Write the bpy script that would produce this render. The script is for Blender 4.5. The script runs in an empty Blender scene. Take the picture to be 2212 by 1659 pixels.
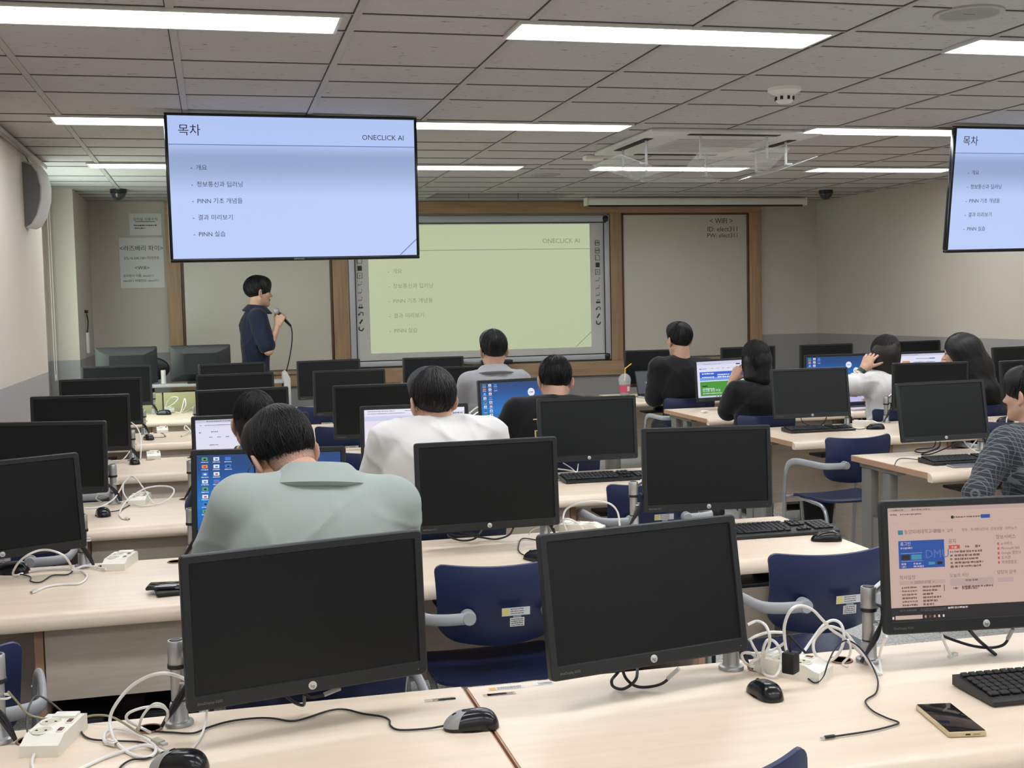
import bpy, bmesh, math, random
import numpy as np
from mathutils import Vector, Matrix, Euler, Quaternion

# ---------------------------------------------------------------- scene, camera, light
S = bpy.context.scene
C = S.collection
R = math.radians
random.seed(7)
W_PX, H_PX, F_PX = 2212, 1659, 2597.5
CAM = np.array([0.0, 0.0, 1.62])
YAW, PITCH, ROLL = R(13.7588), R(3.841), R(-1.2592)
def cam_axes():
    cy, sy, cp, sp = math.cos(YAW), math.sin(YAW), math.cos(PITCH), math.sin(PITCH)
    f = np.array([sy*cp, cy*cp, -sp]); r = np.array([cy, -sy, 0.0]); u = np.cross(r, f)
    c, s = math.cos(ROLL), math.sin(ROLL)
    return c*r+s*u, -s*r+c*u, f
RT, UP, FW = cam_axes()
cd = bpy.data.cameras.new('camera'); cam = bpy.data.objects.new('camera', cd); C.objects.link(cam)
cd.sensor_width = 36.0; cd.sensor_fit = 'HORIZONTAL'; cd.lens = F_PX/W_PX*36.0
cd.clip_start = 0.05; cd.clip_end = 100
cam.matrix_world = Matrix(((RT[0], UP[0], -FW[0], CAM[0]), (RT[1], UP[1], -FW[1], CAM[1]), (RT[2], UP[2], -FW[2], CAM[2]), (0, 0, 0, 1)))
S.camera = cam
S.view_settings.view_transform = 'Standard'; S.view_settings.look = 'None'
S.view_settings.gamma = 1.0; S.view_settings.use_curve_mapping = False
S.view_settings.exposure = 0.0
LIGHT = 20.0            # ceiling light panels
world = bpy.data.worlds.new('world'); S.world = world; world.use_nodes = True
world.node_tree.nodes['Background'].inputs[0].default_value = (0.9, 0.95, 1.0, 1)
world.node_tree.nodes['Background'].inputs[1].default_value = 0.3
cy_ = S.cycles
cy_.max_bounces = 7; cy_.diffuse_bounces = 4; cy_.glossy_bounces = 3; cy_.transmission_bounces = 4; cy_.transparent_max_bounces = 6
cy_.caustics_reflective = False; cy_.caustics_refractive = False
cy_.use_denoising = True
cy_.sample_clamp_indirect = 6.0

def ray(x, y): return RT*((x-W_PX/2)/F_PX) - UP*((y-H_PX/2)/F_PX) + FW
def onz(x, y, z): d = ray(x, y); return CAM + d*((z-CAM[2])/d[2])
def ony(x, y, Y): d = ray(x, y); return CAM + d*((Y-CAM[1])/d[1])

# ---------------------------------------------------------------- helpers
def lin(c):
    return tuple((v/255/12.92 if v/255 <= 0.04045 else ((v/255+0.055)/1.055)**2.4) for v in c)
MATS = {}
def mat(name, rgb, rough=0.5, metal=0.0, emit=None, es=1.0, noise=None, bump=None, spec=0.5, trans=0.0, sheen=0.0, alpha=1.0):
    """rgb in 0..255 sRGB. noise=(scale, amount, stretch xyz) varies the colour, bump=(scale, strength, stretch)"""
    if name in MATS: return MATS[name]
    m = bpy.data.materials.new(name); m.use_nodes = True; nt = m.node_tree; b = nt.nodes['Principled BSDF']
    col = lin(rgb)
    b.inputs['Base Color'].default_value = (*col, 1); b.inputs['Roughness'].default_value = rough
    b.inputs['Metallic'].default_value = metal; b.inputs['Specular IOR Level'].default_value = spec
    if trans: b.inputs['Transmission Weight'].default_value = trans
    if alpha < 1: b.inputs['Alpha'].default_value = alpha
    if sheen: b.inputs['Sheen Weight'].default_value = sheen
    if emit:
        b.inputs['Emission Color'].default_value = (*lin(emit), 1); b.inputs['Emission Strength'].default_value = es
    def coords(st):
        t = nt.nodes.new('ShaderNodeTexCoord'); mp = nt.nodes.new('ShaderNodeMapping')
        mp.inputs['Scale'].default_value = st; nt.links.new(t.outputs['Object'], mp.inputs[0]); return mp
    if noise:
        mp = coords(noise[2] if len(noise) > 2 else (1, 1, 1))
        n = nt.nodes.new('ShaderNodeTexNoise'); n.inputs['Scale'].default_value = noise[0]; n.inputs['Detail'].default_value = 4
        nt.links.new(mp.outputs[0], n.inputs['Vector'])
        r = nt.nodes.new('ShaderNodeMapRange'); r.inputs[1].default_value = 0.3; r.inputs[2].default_value = 0.7
        r.inputs[3].default_value = 1-noise[1]; r.inputs[4].default_value = 1+noise[1]
        nt.links.new(n.outputs['Fac'], r.inputs[0])
        x = nt.nodes.new('ShaderNodeVectorMath'); x.operation = 'SCALE'; x.inputs[0].default_value = col
        nt.links.new(r.outputs[0], x.inputs['Scale']); nt.links.new(x.outputs[0], b.inputs['Base Color'])
    if bump:
        mp = coords(bump[2] if len(bump) > 2 else (1, 1, 1))
        n = nt.nodes.new('ShaderNodeTexNoise'); n.inputs['Scale'].default_value = bump[0]; n.inputs['Detail'].default_value = 3
        nt.links.new(mp.outputs[0], n.inputs['Vector'])
        bp = nt.nodes.new('ShaderNodeBump'); bp.inputs['Strength'].default_value = bump[1]; bp.inputs['Distance'].default_value = 0.004
        nt.links.new(n.outputs['Fac'], bp.inputs['Height']); nt.links.new(bp.outputs[0], b.inputs['Normal'])
    MATS[name] = m
    return m
def emat(name, rgb, s=1.0):
    """a lit screen colour"""
    if name in MATS: return MATS[name]
    m = bpy.data.materials.new(name); m.use_nodes = True; b = m.node_tree.nodes['Principled BSDF']
    b.inputs['Base Color'].default_value = (0.01, 0.01, 0.01, 1); b.inputs['Roughness'].default_value = 0.35
    b.inputs['Emission Color'].default_value = (*lin(rgb), 1); b.inputs['Emission Strength'].default_value = s
    MATS[name] = m; return m

def T(x=0, y=0, z=0, rx=0, ry=0, rz=0):
    return Matrix.Translation((x, y, z)) @ Euler((rx, ry, rz), 'XYZ').to_matrix().to_4x4()

def spline(pts, n=6):
    P = [np.array(p, float) for p in pts]
    if len(P) < 3: return P
    out = []
    for i in range(len(P)-1):
        p0, p1, p2, p3 = P[max(i-1, 0)], P[i], P[i+1], P[min(i+2, len(P)-1)]
        for k in range(n):
            t = k/n
            out.append(0.5*((2*p1)+(-p0+p2)*t+(2*p0-5*p1+4*p2-p3)*t*t+(-p0+3*p1-3*p2+p3)*t**3))
    out.append(P[-1]); return out

TXT = {}
def text_geo(s, res=2):
    if (s, res) in TXT: return TXT[(s, res)]
    c = bpy.data.curves.new('t', 'FONT'); c.body = s; c.resolution_u = res
    o = bpy.data.objects.new('t', c); C.objects.link(o)
    dg = bpy.context.evaluated_depsgraph_get(); me = bpy.data.meshes.new_from_object(o.evaluated_get(dg))
    v = np.array([p.co[:2] for p in me.vertices]); f = [tuple(p.vertices) for p in me.polygons]
    bpy.data.objects.remove(o); bpy.data.curves.remove(c); bpy.data.meshes.remove(me)
    TXT[(s, res)] = (v, f); return v, f

BOXC = {}
def bevel_box(sx, sy, sz, r, seg=2):
    key = (round(sx, 5), round(sy, 5), round(sz, 5), round(r, 5), seg)
    if key in BOXC: return BOXC[key]
    bm = bmesh.new(); bmesh.ops.create_cube(bm, size=1)
    for v in bm.verts: v.co = Vector((v.co.x*sx, v.co.y*sy, v.co.z*sz))
    if r > 0: bmesh.ops.bevel(bm, geom=list(bm.edges), offset=min(r, 0.49*min(sx, sy, sz)), segments=seg, affect='EDGES', profile=0.5)
    bm.verts.index_update()
    g = ([tuple(v.co) for v in bm.verts], [tuple(v.index for v in f.verts) for f in bm.faces]); bm.free()
    BOXC[key] = g; return g

class MB:
    def __init__(self): self.v = []; self.f = []; self.m = []
    def add(self, vs, fs, mi=0, M=None):
        o = len(self.v)
        if M is not None: vs = [tuple(M @ Vector(p)) for p in vs]
        self.v.extend([tuple(p) for p in vs]); self.f.extend([tuple(o+i for i in f) for f in fs]); self.m.extend([mi]*len(fs)); return self
    def box(self, c, s, r=0.0, mi=0, M=None, seg=2):
        vs, fs = bevel_box(s[0], s[1], s[2], r, seg)
        return self.add([(p[0]+c[0], p[1]+c[1], p[2]+c[2]) for p in vs], fs, mi, M)
    def tube(self, pts, r, n=8, mi=0, M=None, sp=5, cap=True):
        P = spline(pts, sp) if sp else [np.array(p, float) for p in pts]
        L = len(P); rr = [r]*L if not isinstance(r, (list, tuple)) else list(np.interp(np.linspace(0, 1, L), np.linspace(0, 1, len(r)), r))
        up = np.array([0.0, 0.0, 1.0]); vs = []; fs = []; side = None
        for i in range(L):
            t = P[min(i+1, L-1)]-P[max(i-1, 0)]; t = t/(np.linalg.norm(t)+1e-12)
            if side is None:
                a = up if abs(t[2]) < 0.9 else np.array([1.0, 0, 0]); side = np.cross(t, a)
            side = side - t*np.dot(side, t); side = side/(np.linalg.norm(side)+1e-12); o = np.cross(t, side)
            for k in range(n):
                a = 2*math.pi*k/n; vs.append(tuple(P[i]+rr[i]*(math.cos(a)*side+math.sin(a)*o)))
        for i in range(L-1):
            for k in range(n):
                a, b = i*n+k, i*n+(k+1) % n; fs.append((a, a+n, b+n, b))
        if cap: fs.append(tuple(range(n))); fs.append(tuple(reversed(range((L-1)*n, L*n))))
        return self.add(vs, fs, mi, M)
    def lathe(self, prof, n=20, mi=0, M=None, cap=True):
        vs = []; fs = []
        for r, z in prof:
            for k in range(n): a = 2*math.pi*k/n; vs.append((r*math.cos(a), r*math.sin(a), z))
        for i in range(len(prof)-1):
            for k in range(n):
                a, b = i*n+k, i*n+(k+1) % n; fs.append((a, b, b+n, a+n))
        if cap: fs.append(tuple(reversed(range(n)))); fs.append(tuple(range((len(prof)-1)*n, len(prof)*n)))
        return self.add(vs, fs, mi, M)
    def prism(self, poly, y0, y1, mi=0, M=None):
        """poly in xz, extruded along y"""
        n = len(poly); vs = [(p[0], y0, p[1]) for p in poly]+[(p[0], y1, p[1]) for p in poly]
        fs = [tuple(range(n)), tuple(reversed(range(n, 2*n)))]+[(i, i+n, (i+1) % n+n, (i+1) % n) for i in range(n)]
        return self.add(vs, fs, mi, M)
    def grid(self, fn, nu, nv, th=0.0, mi=0, M=None):
        """patch fn(u,v)->(p, normal); th gives it thickness along the normal"""
        A = []; B = []
        for j in range(nv+1):
            for i in range(nu+1):
                p, nr = fn(i/nu, j/nv); A.append(tuple(p)); B.append(tuple(np.array(p)-th*np.array(nr)))
        k = nu+1; N = len(A); fs = []
        for j in range(nv):
            for i in range(nu):
                a = j*k+i; fs.append((a, a+1, a+1+k, a+k))
                if th: fs.append((N+a, N+a+k, N+a+1+k, N+a+1))
        if th:
            bd = [i for i in range(nu)]+[nu+j*k for j in range(nv)]+[nv*k+nu-i for i in range(nu)]+[(nv-j)*k for j in range(nv)]
            for a, b in zip(bd, bd[1:]+bd[:1]): fs.append((a, N+a, N+b, b))
        return self.add(A+B if th else A, fs, mi, M)
    def ell(self, c, r, nu=16, nv=10, mi=0, M=None):
        vs = []; fs = []
        for j in range(1, nv):
            t = math.pi*j/nv
            for i in range(nu):
                p = 2*math.pi*i/nu; vs.append((c[0]+r[0]*math.sin(t)*math.cos(p), c[1]+r[1]*math.sin(t)*math.sin(p), c[2]+r[2]*math.cos(t)))
        for j in range(nv-2):
            for i in range(nu):
                a, b = j*nu+i, j*nu+(i+1) % nu; fs.append((a, a+nu, b+nu, b))
        vs += [(c[0], c[1], c[2]+r[2]), (c[0], c[1], c[2]-r[2])]; k = len(vs)
        for i in range(nu): fs.append((k-2, i, (i+1) % nu)); fs.append((k-1, (nv-2)*nu+(i+1) % nu, (nv-2)*nu+i))
        return self.add(vs, fs, mi, M)
    def rect(self, x0, x1, z0, z1, y, mi=0, M=None):
        """flat rectangle facing -y"""
        return self.add([(x0, y, z0), (x1, y, z0), (x1, y, z1), (x0, y, z1)], [(0, 1, 2, 3)], mi, M)
    def text(self, s, x, z, size, y, mi=0, M=None, align='l', res=2, sx=1.0):
        """text standing in the xz plane, read from -y; size = capital height / 0.7"""
        v, f = text_geo(s, res)
        if len(v) == 0: return self
        w0, w1 = v[:, 0].min(), v[:, 0].max()
        ox = {'l': -w0, 'r': -w1, 'c': -(w0+w1)/2}[align]
        return self.add([(x+(p[0]+ox)*size*sx, y, z+p[1]*size) for p in v], f, mi, M)
    def scribble(self, x0, x1, z, h, y, mi=0, M=None):
        """a line of print too small to read: short bars"""
        x = x0
        while x < x1:
            w = h*random.uniform(0.4, 1.6); self.rect(x, min(x+w, x1), z-h/2*random.uniform(0.6, 1), z+h/2*random.uniform(0.6, 1), y, mi, M); x += w+h*random.uniform(0.15, 0.5)
        return self
    def build(self, name, mats, parent=None, smooth=35, M=None):
        me = bpy.data.meshes.new(name); me.from_pydata(self.v, [], self.f)
        for m in (mats if isinstance(mats, (list, tuple)) else [mats]): me.materials.append(m)
        me.polygons.foreach_set('material_index', self.m)
        if smooth:
            me.polygons.foreach_set('use_smooth', [True]*len(self.f))
            if smooth < 180: me.set_sharp_from_angle(angle=R(smooth))
        me.update()
        o = bpy.data.objects.new(name, me); C.objects.link(o)
        if parent is not None: o.parent = parent
        if M is not None: o.matrix_local = M
        return o

def tag(o, label, cat, group=None, kind=None):
    o['label'] = label; o['category'] = cat
    if group: o['group'] = group
    if kind: o['kind'] = kind
    return o
def thing(name, label, cat, loc=(0, 0, 0), rz=0.0, group=None, M=None):
    o = bpy.data.objects.new(name, None); C.objects.link(o); o.empty_display_size = 0.05
    if M is not None: o.matrix_world = M
    else: o.location = loc; o.rotation_euler = (0, 0, rz)
    return tag(o, label, cat, group)
def struct(o): o['kind'] = 'structure'; return o
def dup(root, M, label, group=None):
    r = root.copy(); C.objects.link(r); r.matrix_world = M; r['label'] = label
    if group: r['group'] = group
    for ch in list(root.children):
        c = ch.copy(); C.objects.link(c); c.parent = r
        for g in list(ch.children):
            d = g.copy(); C.objects.link(d); d.parent = c
    return r

# ---------------------------------------------------------------- materials
M_wall = mat('wall_paint', (197, 190, 178), 0.7, noise=(1.2, 0.03))
M_dado = mat('dado_paint', (152, 149, 148), 0.7, noise=(1.2, 0.03))
M_floor = None
M_bar = mat('ceiling_bar', (176, 172, 168), 0.6)
M_gap = mat('ceiling_gap', (70, 65, 60), 0.9)
M_wood = mat('board_wood', (172, 140, 108), 0.5, noise=(6, 0.16, (6, 1, 0.4)))
M_woodh = mat('board_wood_rail', (172, 140, 108), 0.5, noise=(6, 0.16, (0.4, 1, 6)))
M_board = mat('whiteboard_enamel', (212, 206, 192), 0.35)
M_desk = mat('desk_laminate', (229, 211, 188), 0.36, noise=(5, 0.05, (0.6, 6, 1)))
M_lip = mat('desk_lip', (226, 209, 188), 0.4, noise=(5, 0.05, (0.6, 6, 1)))
M_band = mat('desk_edge_band', (186, 146, 118), 0.5)
M_panel = mat('desk_panel', (220, 205, 188), 0.5, noise=(14, 0.06, (0.5, 1, 6)))
M_gray = mat('desk_leg_metal', (134, 132, 124), 0.45, metal=0.3)
M_blk = mat('black_plastic', (27, 29, 30), 0.42)
M_blk2 = mat('black_plastic_matte', (20, 21, 22), 0.65)
M_dark = mat('dark_rubber', (22, 22, 22), 0.8)
M_hous = mat('monitor_housing', (25, 28, 29), 0.45, bump=(900, 0.05))
M_off = mat('monitor_glass_off', (14, 17, 18), 0.34, spec=0.35)
M_silver = mat('silver_badge', (205, 205, 200), 0.35, metal=0.3)
M_alu = mat('brushed_aluminium', (178, 178, 176), 0.38, metal=0.65)
M_blue = mat('navy_chair_plastic', (32, 44, 82), 0.38)
M_armg = mat('chair_arm_plastic', (172, 174, 176), 0.5)
M_tube = mat('chair_tube_metal', (168, 170, 172), 0.35, metal=0.6)
M_white = mat('white_plastic', (236, 234, 226), 0.4)
M_cream = mat('cream_plastic', (236, 233, 220), 0.4)
M_cable = mat('white_cable_jacket', (232, 230, 226), 0.45)
M_bcable = mat('black_cable_jacket', (26, 25, 32), 0.5)
M_paper = mat('paper', (222, 222, 220), 0.8)
M_ink = mat('print_ink', (66, 66, 68), 0.8)
M_txt = mat('grey_print', (120, 122, 122), 0.5)
M_clear = mat('clear_acrylic', (235, 240, 238), 0.08, alpha=0.3)
# ---------------------------------------------------------------- room shell
ZC, FY, XL, DADO, K = 2.74, 12.97, -1.215, 1.19, 1.12
def floor_material():
    m = bpy.data.materials.new('floor_vinyl'); m.use_nodes = True; nt = m.node_tree; b = nt.nodes['Principled BSDF']
    tc = nt.nodes.new('ShaderNodeTexCoord')
    n = nt.nodes.new('ShaderNodeTexNoise'); n.inputs['Scale'].default_value = 90; n.inputs['Detail'].default_value = 2
    nt.links.new(tc.outputs['Object'], n.inputs['Vector'])
    r = nt.nodes.new('ShaderNodeValToRGB'); r.color_ramp.elements[0].position = 0.36; r.color_ramp.elements[0].color = (*lin((150, 150, 144)), 1)
    r.color_ramp.elements[1].position = 0.52; r.color_ramp.elements[1].color = (*lin((205, 205, 200)), 1)
    nt.links.new(n.outputs['Fac'], r.inputs[0])
    br = nt.nodes.new('ShaderNodeTexBrick'); br.offset = 0; br.inputs['Scale'].default_value = 1
    br.inputs['Brick Width'].default_value = 0.45; br.inputs['Row Height'].default_value = 0.45; br.inputs['Mortar Size'].default_value = 0.0022
    br.inputs['Color1'].default_value = br.inputs['Color2'].default_value = (1, 1, 1, 1); br.inputs['Mortar'].default_value = (0.45, 0.45, 0.43, 1)
    nt.links.new(tc.outputs['Object'], br.inputs['Vector'])
    x = nt.nodes.new('ShaderNodeMix'); x.data_type = 'RGBA'; x.blend_type = 'MULTIPLY'; x.inputs[0].default_value = 1
    nt.links.new(r.outputs[0], x.inputs[6]); nt.links.new(br.outputs['Color'], x.inputs[7]); nt.links.new(x.outputs[2], b.inputs['Base Color'])
    b.inputs['Roughness'].default_value = 0.35; return m
def tile_material():
    m = bpy.data.materials.new('acoustic_tile'); m.use_nodes = True; nt = m.node_tree; b = nt.nodes['Principled BSDF']
    tc = nt.nodes.new('ShaderNodeTexCoord'); mp = nt.nodes.new('ShaderNodeMapping'); mp.inputs['Scale'].default_value = (17, 60, 1)
    nt.links.new(tc.outputs['Object'], mp.inputs[0])
    n = nt.nodes.new('ShaderNodeTexNoise'); n.inputs['Scale'].default_value = 1; n.inputs['Detail'].default_value = 3; n.inputs['Distortion'].default_value = 0.8
    nt.links.new(mp.outputs[0], n.inputs['Vector'])
    r = nt.nodes.new('ShaderNodeValToRGB'); r.color_ramp.elements[0].position = 0.27; r.color_ramp.elements[0].color = (*lin((104, 96, 90)), 1)
    r.color_ramp.elements[1].position = 0.34; r.color_ramp.elements[1].color = (*lin((190, 188, 186)), 1)
    nt.links.new(n.outputs['Fac'], r.inputs[0]); nt.links.new(r.outputs[0], b.inputs['Base Color'])
    n2 = nt.nodes.new('ShaderNodeTexNoise'); n2.inputs['Scale'].default_value = 140; nt.links.new(tc.outputs['Object'], n2.inputs['Vector'])
    bp = nt.nodes.new('ShaderNodeBump'); bp.inputs['Strength'].default_value = 0.25; bp.inputs['Distance'].default_value = 0.003
    nt.links.new(n2.outputs['Fac'], bp.inputs['Height']); nt.links.new(bp.outputs[0], b.inputs['Normal'])
    b.inputs['Roughness'].default_value = 0.95; b.inputs['Specular IOR Level'].default_value = 0.1; return m
M_floor, M_tile = floor_material(), tile_material()
X0, X1, Y0 = -1.8, 8.2, -3.6
m = MB(); m.box(((X0+X1)/2, (Y0+FY+.2)/2, -0.05), (X1-X0, FY+.2-Y0, 0.1)); struct(m.build('floor', M_floor))
def wall(name, x0, x1, y0, y1):
    m = MB(); cx, cy = (x0+x1)/2, (y0+y1)/2
    m.box((cx, cy, DADO/2), (x1-x0, y1-y0, DADO), mi=1); m.box((cx, cy, (DADO+ZC)/2), (x1-x0, y1-y0, ZC-DADO))
    return struct(m.build(name, [M_wall, M_dado], smooth=0))
wall('wall_left', XL-.25, XL, Y0, 9.45)
wall('wall_left_recess', XL-.5, XL-.25, 9.2, 11.6)
wall('wall_left_pier', XL-.5, XL, 11.6, FY)
wall('wall_front', X0, 7.2, FY, FY+.2)
wall('wall_back', X0, X1, Y0-.2, Y0)
m = MB()
for z0, z1, mi in ((0, DADO, 1), (DADO, ZC, 0)):
    p = [(6.92, FY+.2), (6.91, FY), (7.42, 4.0), (7.86, Y0), (8.1, Y0), (8.1, FY+.2)]
    n = len(p); vs = [(a, b, z0) for a, b in p]+[(a, b, z1) for a, b in p]
    m.add(vs, [tuple(reversed(range(n))), tuple(range(n, 2*n))]+[(i, (i+1) % n, (i+1) % n+n, i+n) for i in range(n)], mi)
struct(m.build('wall_right', [M_wall, M_dado], smooth=0))

# ceiling with a recess in front of the boards
HX0, HX1, HY0, HY1 = 2.2, 3.66, 11.98, 12.68
m = MB()
for x0, x1, y0, y1 in ((X0, X1, Y0, HY0), (X0, HX0, HY0, HY1), (HX1, X1, HY0, HY1), (X0, X1, HY1, FY+.2)):
    m.box(((x0+x1)/2, (y0+y1)/2, ZC+.05), (x1-x0, y1-y0, .1))
struct(m.build('ceiling', M_tile, smooth=0))
m = MB(); t = .03
m.box(((HX0+HX1)/2, (HY0+HY1)/2, ZC+.42), (HX1-HX0+.1, HY1-HY0+.1, .04))
for x0, x1, y0, y1 in ((HX0-.05, HX0, HY0-.05, HY1+.05), (HX1, HX1+.05, HY0-.05, HY1+.05), (HX0, HX1, HY0-.05, HY0), (HX0, HX1, HY1, HY1+.05)):
    m.box(((x0+x1)/2, (y0+y1)/2, ZC+.25), (x1-x0, y1-y0, .3))
struct(m.build('ceiling_recess', mat('recess_brown', (118, 92, 70), 0.8), smooth=0))
bars_x = [-.74+.62*i for i in range(-1, 13)]
rowsF = [-2.55, -.2, 2.14, 4.19, 6.50, 8.51]
lines_y = []
for f in rowsF: lines_y += [f, f+.265, f+.265+.61, f+.265+.61+.38, f+.265+.61+.38+.41]
lines_y = [y for y in lines_y if y < 10.2]+[10.55, 10.83, 11.15, 11.42]
m = MB()
for i, u in enumerate(bars_x):
    x = u*K+.012
    if x < X1-.3: m.box((x, (Y0+11.9)/2, ZC-.003), (.030, 11.9-Y0, .006)); m.box((x-.0175, (Y0+11.9)/2, ZC-.001), (.005, 11.9-Y0, .003), mi=1)
for u in lines_y:
    m.box(((X0+X1)/2, u*K, ZC-.002), (X1-X0, .012, .004)); m.box(((X0+X1)/2, u*K-.010, ZC-.001), (X1-X0, .009, .003), mi=1)
struct(m.build('trim_1', [M_bar, M_gap], smooth=0))
m = MB(); m.box((XL+.02, (Y0+9.6)/2, ZC-.035), (.04, 9.6-Y0, .03), r=.006); m.tube([(XL+.03, 7.6, ZC-.05), (XL+.05, 8.3, ZC-.07), (XL+.03, 8.7, ZC-.09), (XL+.06, 8.75, ZC-.2)], .006, mi=1)
struct(m.build('trim_2', [M_bar, M_gray]))
m = MB(); m.box((6.93-.14, 12.5, .05), (.0, .0, .0)) if False else None
m = MB(); m.box((-.7, FY-.008, .05), (1.1, .016, .1)); m.box((6.5, FY-.008, .05), (.7, .016, .1)); struct(m.build('baseboard_front', M_gray))

# ---------------------------------------------------------------- ceiling light panels
M_frame = mat('light_frame_white', (214, 212, 206), 0.4)
M_diff = mat('light_diffuser', (250, 250, 250), 0.6, emit=(246, 249, 255), es=LIGHT)
def light_panel(x0, x1, y0, label):
    x0, x1, y0, y1 = x0*K, x1*K, y0*K, (y0+.265)*K
    t = thing('ceiling_light', label, 'light', ((x0+x1)/2, (y0+y1)/2, ZC-.012), group='flat ceiling light panels')
    w, d = x1-x0, y1-y0; f = MB()
    for s in (-1, 1):
        f.box((0, s*(d/2-.007), .004), (w, .014, .016), r=.002); f.box((s*(w/2-.007), 0, .004), (.014, d-.03, .016), r=.002)
    f.build('frame', M_frame, t)
    q = MB(); q.box((0, 0, .006), (w-.026, d-.026, .006)); q.build('diffuser', M_diff, t)
LP = {'near': (4.19, [(-.775, .462), (1.083, 2.318), (2.935, 4.17), (4.78, 6.02)]), 'middle': (6.5, [(-.783, .45), (1.083, 2.338), (3.465, 4.70), (5.0, 6.05)]),
      'far': (8.51, [(-.80, .44), (.98, 2.222), (2.775, 4.0), (4.556, 5.785)])}
NM = {'near': ['long bright ceiling light panel at top left, above the left hanging television', 'long bright ceiling light panel at top centre of the photo, nearest row',
               'bright ceiling light panel cut by right edge below the round ceiling speaker', 'bright ceiling light panel of the nearest row beyond the right edge'],
      'middle': ['ceiling light panel of the second row peeking out left of the left television', 'ceiling light panel of the second row running right from the left television',
                 'ceiling light panel of the second row ending at the right television', 'ceiling light panel of second row hidden behind the right television'],
      'far': ['ceiling light panel of the farthest row, left of the left television', 'farthest row ceiling light panel just right of the left television',
              'farthest row ceiling light panel below the air conditioner', 'farthest row ceiling light panel left of the right television']}
for k, (y, xs) in LP.items():
    for (a, b), l in zip(xs, NM[k]): light_panel(a, b, y, l)
for y, n in ((2.14, 'above the nearest desks'), (-.2, 'behind the nearest desks'), (-2.55, 'at the back of the room')):
    for (a, b), s in zip([(-.775, .462), (1.083, 2.318), (2.935, 4.17), (4.78, 6.02)], ('by the left wall', 'left of the middle', 'right of the middle', 'by the right wall')):
        light_panel(a, b, y, f'ceiling light panel {n}, {s}')

# ---------------------------------------------------------------- things on the ceiling
def disc_speaker(x, y, r, label):
    t = thing('ceiling_speaker', label, 'speaker', (x, y, ZC), group='round ceiling speakers')
    m = MB(); m.lathe([(r*.8, -.002), (r*.86, -.010), (r, -.008), (r, 0)], 40); m.build('rim', M_bar, t)
    m = MB(); m.lathe([(.001, -.0075), (r*.5, -.0075), (r*.84, -.006), (r*.84, 0)], 40); m.box((0, 0, -.008), (.05, .004, .002), mi=1); m.build('grille', [mat('speaker_grille', (160, 160, 156), .8, bump=(700, .5)), M_gray], t)
disc_speaker(2.97, 4.31, .135, 'round grey speaker grille set in ceiling at top right corner')
disc_speaker(2.865, 10.28, .125, 'small far round speaker grille in ceiling below the second light row')
t = thing('smoke_detector', 'white round smoke detector hanging below the ceiling, upper right', 'detector', (3.01, 6.0, ZC))
m = MB(); m.lathe([(.09, 0), (.088, -.018), (.062, -.032), (.05, -.036)], 28); m.build('base', M_white, t)
m = MB(); m.lathe([(.048, -.034), (.046, -.07), (.034, -.08), (.001, -.081)], 28)
for k in range(8):
    a = k*math.pi/4; m.box((.0465*math.cos(a), .0465*math.sin(a), -.056), (.012, .012, .018), mi=1, M=None)
m.build('sensor_head', [M_white, M_blk2], t)
def dome(x, y, label):
    t = thing('security_camera', label, 'camera', (x, y, ZC), group='black dome cameras')
    m = MB(); m.lathe([(.075, 0), (.075, -.035), (.066, -.04)], 24); m.build('mount_ring', M_blk, t)
    m = MB(); m.lathe([(.064*math.cos(a), -.04-.062*math.sin(a)) for a in np.linspace(0, 1.55, 8)], 24); m.build('dome_cover', mat('dome_smoke', (52, 54, 58), .12), t)
dome(-.82, 11.64, 'black dome security camera under ceiling in the far left corner')
dome(6.32, 11.66, 'black dome security camera under ceiling in the far right corner')
t = thing('air_conditioner', 'white ceiling cassette air conditioner with clear plastic wind deflectors', 'air conditioner', (3.42, 8.08, ZC))
m = MB(); m.box((0, 0, -.014), (1.24, 1.24, .028), r=.012); m.build('panel', mat('cassette_white', (214, 212, 208), .45), t)
m = MB(); m.box((0, 0, -.03), (.62, .62, .012), r=.004)
for i in range(9): m.box((0, -.26+i*.065, -.037), (.58, .01, .004))
m.build('intake_grille', mat('cassette_grille', (196, 194, 190), .5), t)
for a in range(4):
    M = T(rz=a*math.pi/2)
    m = MB(); m.box((0, -.53, -.024), (.66, .07, .016), r=.02, M=M); m.build('air_outlet', M_blk2, t)
    d = MB(); d.box((0, 0, 0), (.62, .34, .006), r=.002, M=M @ T(0, -.57, -.19, rx=-.32)); df = d.build('wind_deflector', M_clear, t)
    b = MB()
    for s in (-1, 1): b.box((s*.24, -.52, -.1), (.016, .016, .17), r=.003, M=M); b.box((s*.24, -.54, -.185), (.03, .05, .01), r=.002, M=M)
    b.build('bracket', mat('bracket_clear', (225, 228, 226), .2, alpha=.6), df)
m = MB(); m.box((0, 0, -.02), (.15, .1, .04), r=.015); o = m.build('wireless_router', M_white); o.location = (2.86, 8.9, ZC); tag(o, 'small white box on the ceiling left of the air conditioner', 'router')
xa, xb = ony(1265, 431, 12.4)[0], ony(1738, 422, 12.4)[0]
t = thing('projection_screen', 'closed white roll-up screen case under the ceiling above right whiteboard', 'projection screen', ((xa+xb)/2, 12.4, ZC-.085))
m = MB(); m.box((0, 0, .03), (xb-xa, .09, .07), r=.012); m.build('case', M_white, t)
m = MB(); m.tube([(-(xb-xa)/2+.03, 0, -.012), ((xb-xa)/2-.03, 0, -.012)], .012, sp=0); m.build('bottom_bar', M_blk, t)
for s in (-1, 1):
    m = MB(); m.box((s*(xb-xa)/2, 0, .03), (.02, .1, .085), r=.006); m.build('end_cap', M_white, t)

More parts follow.
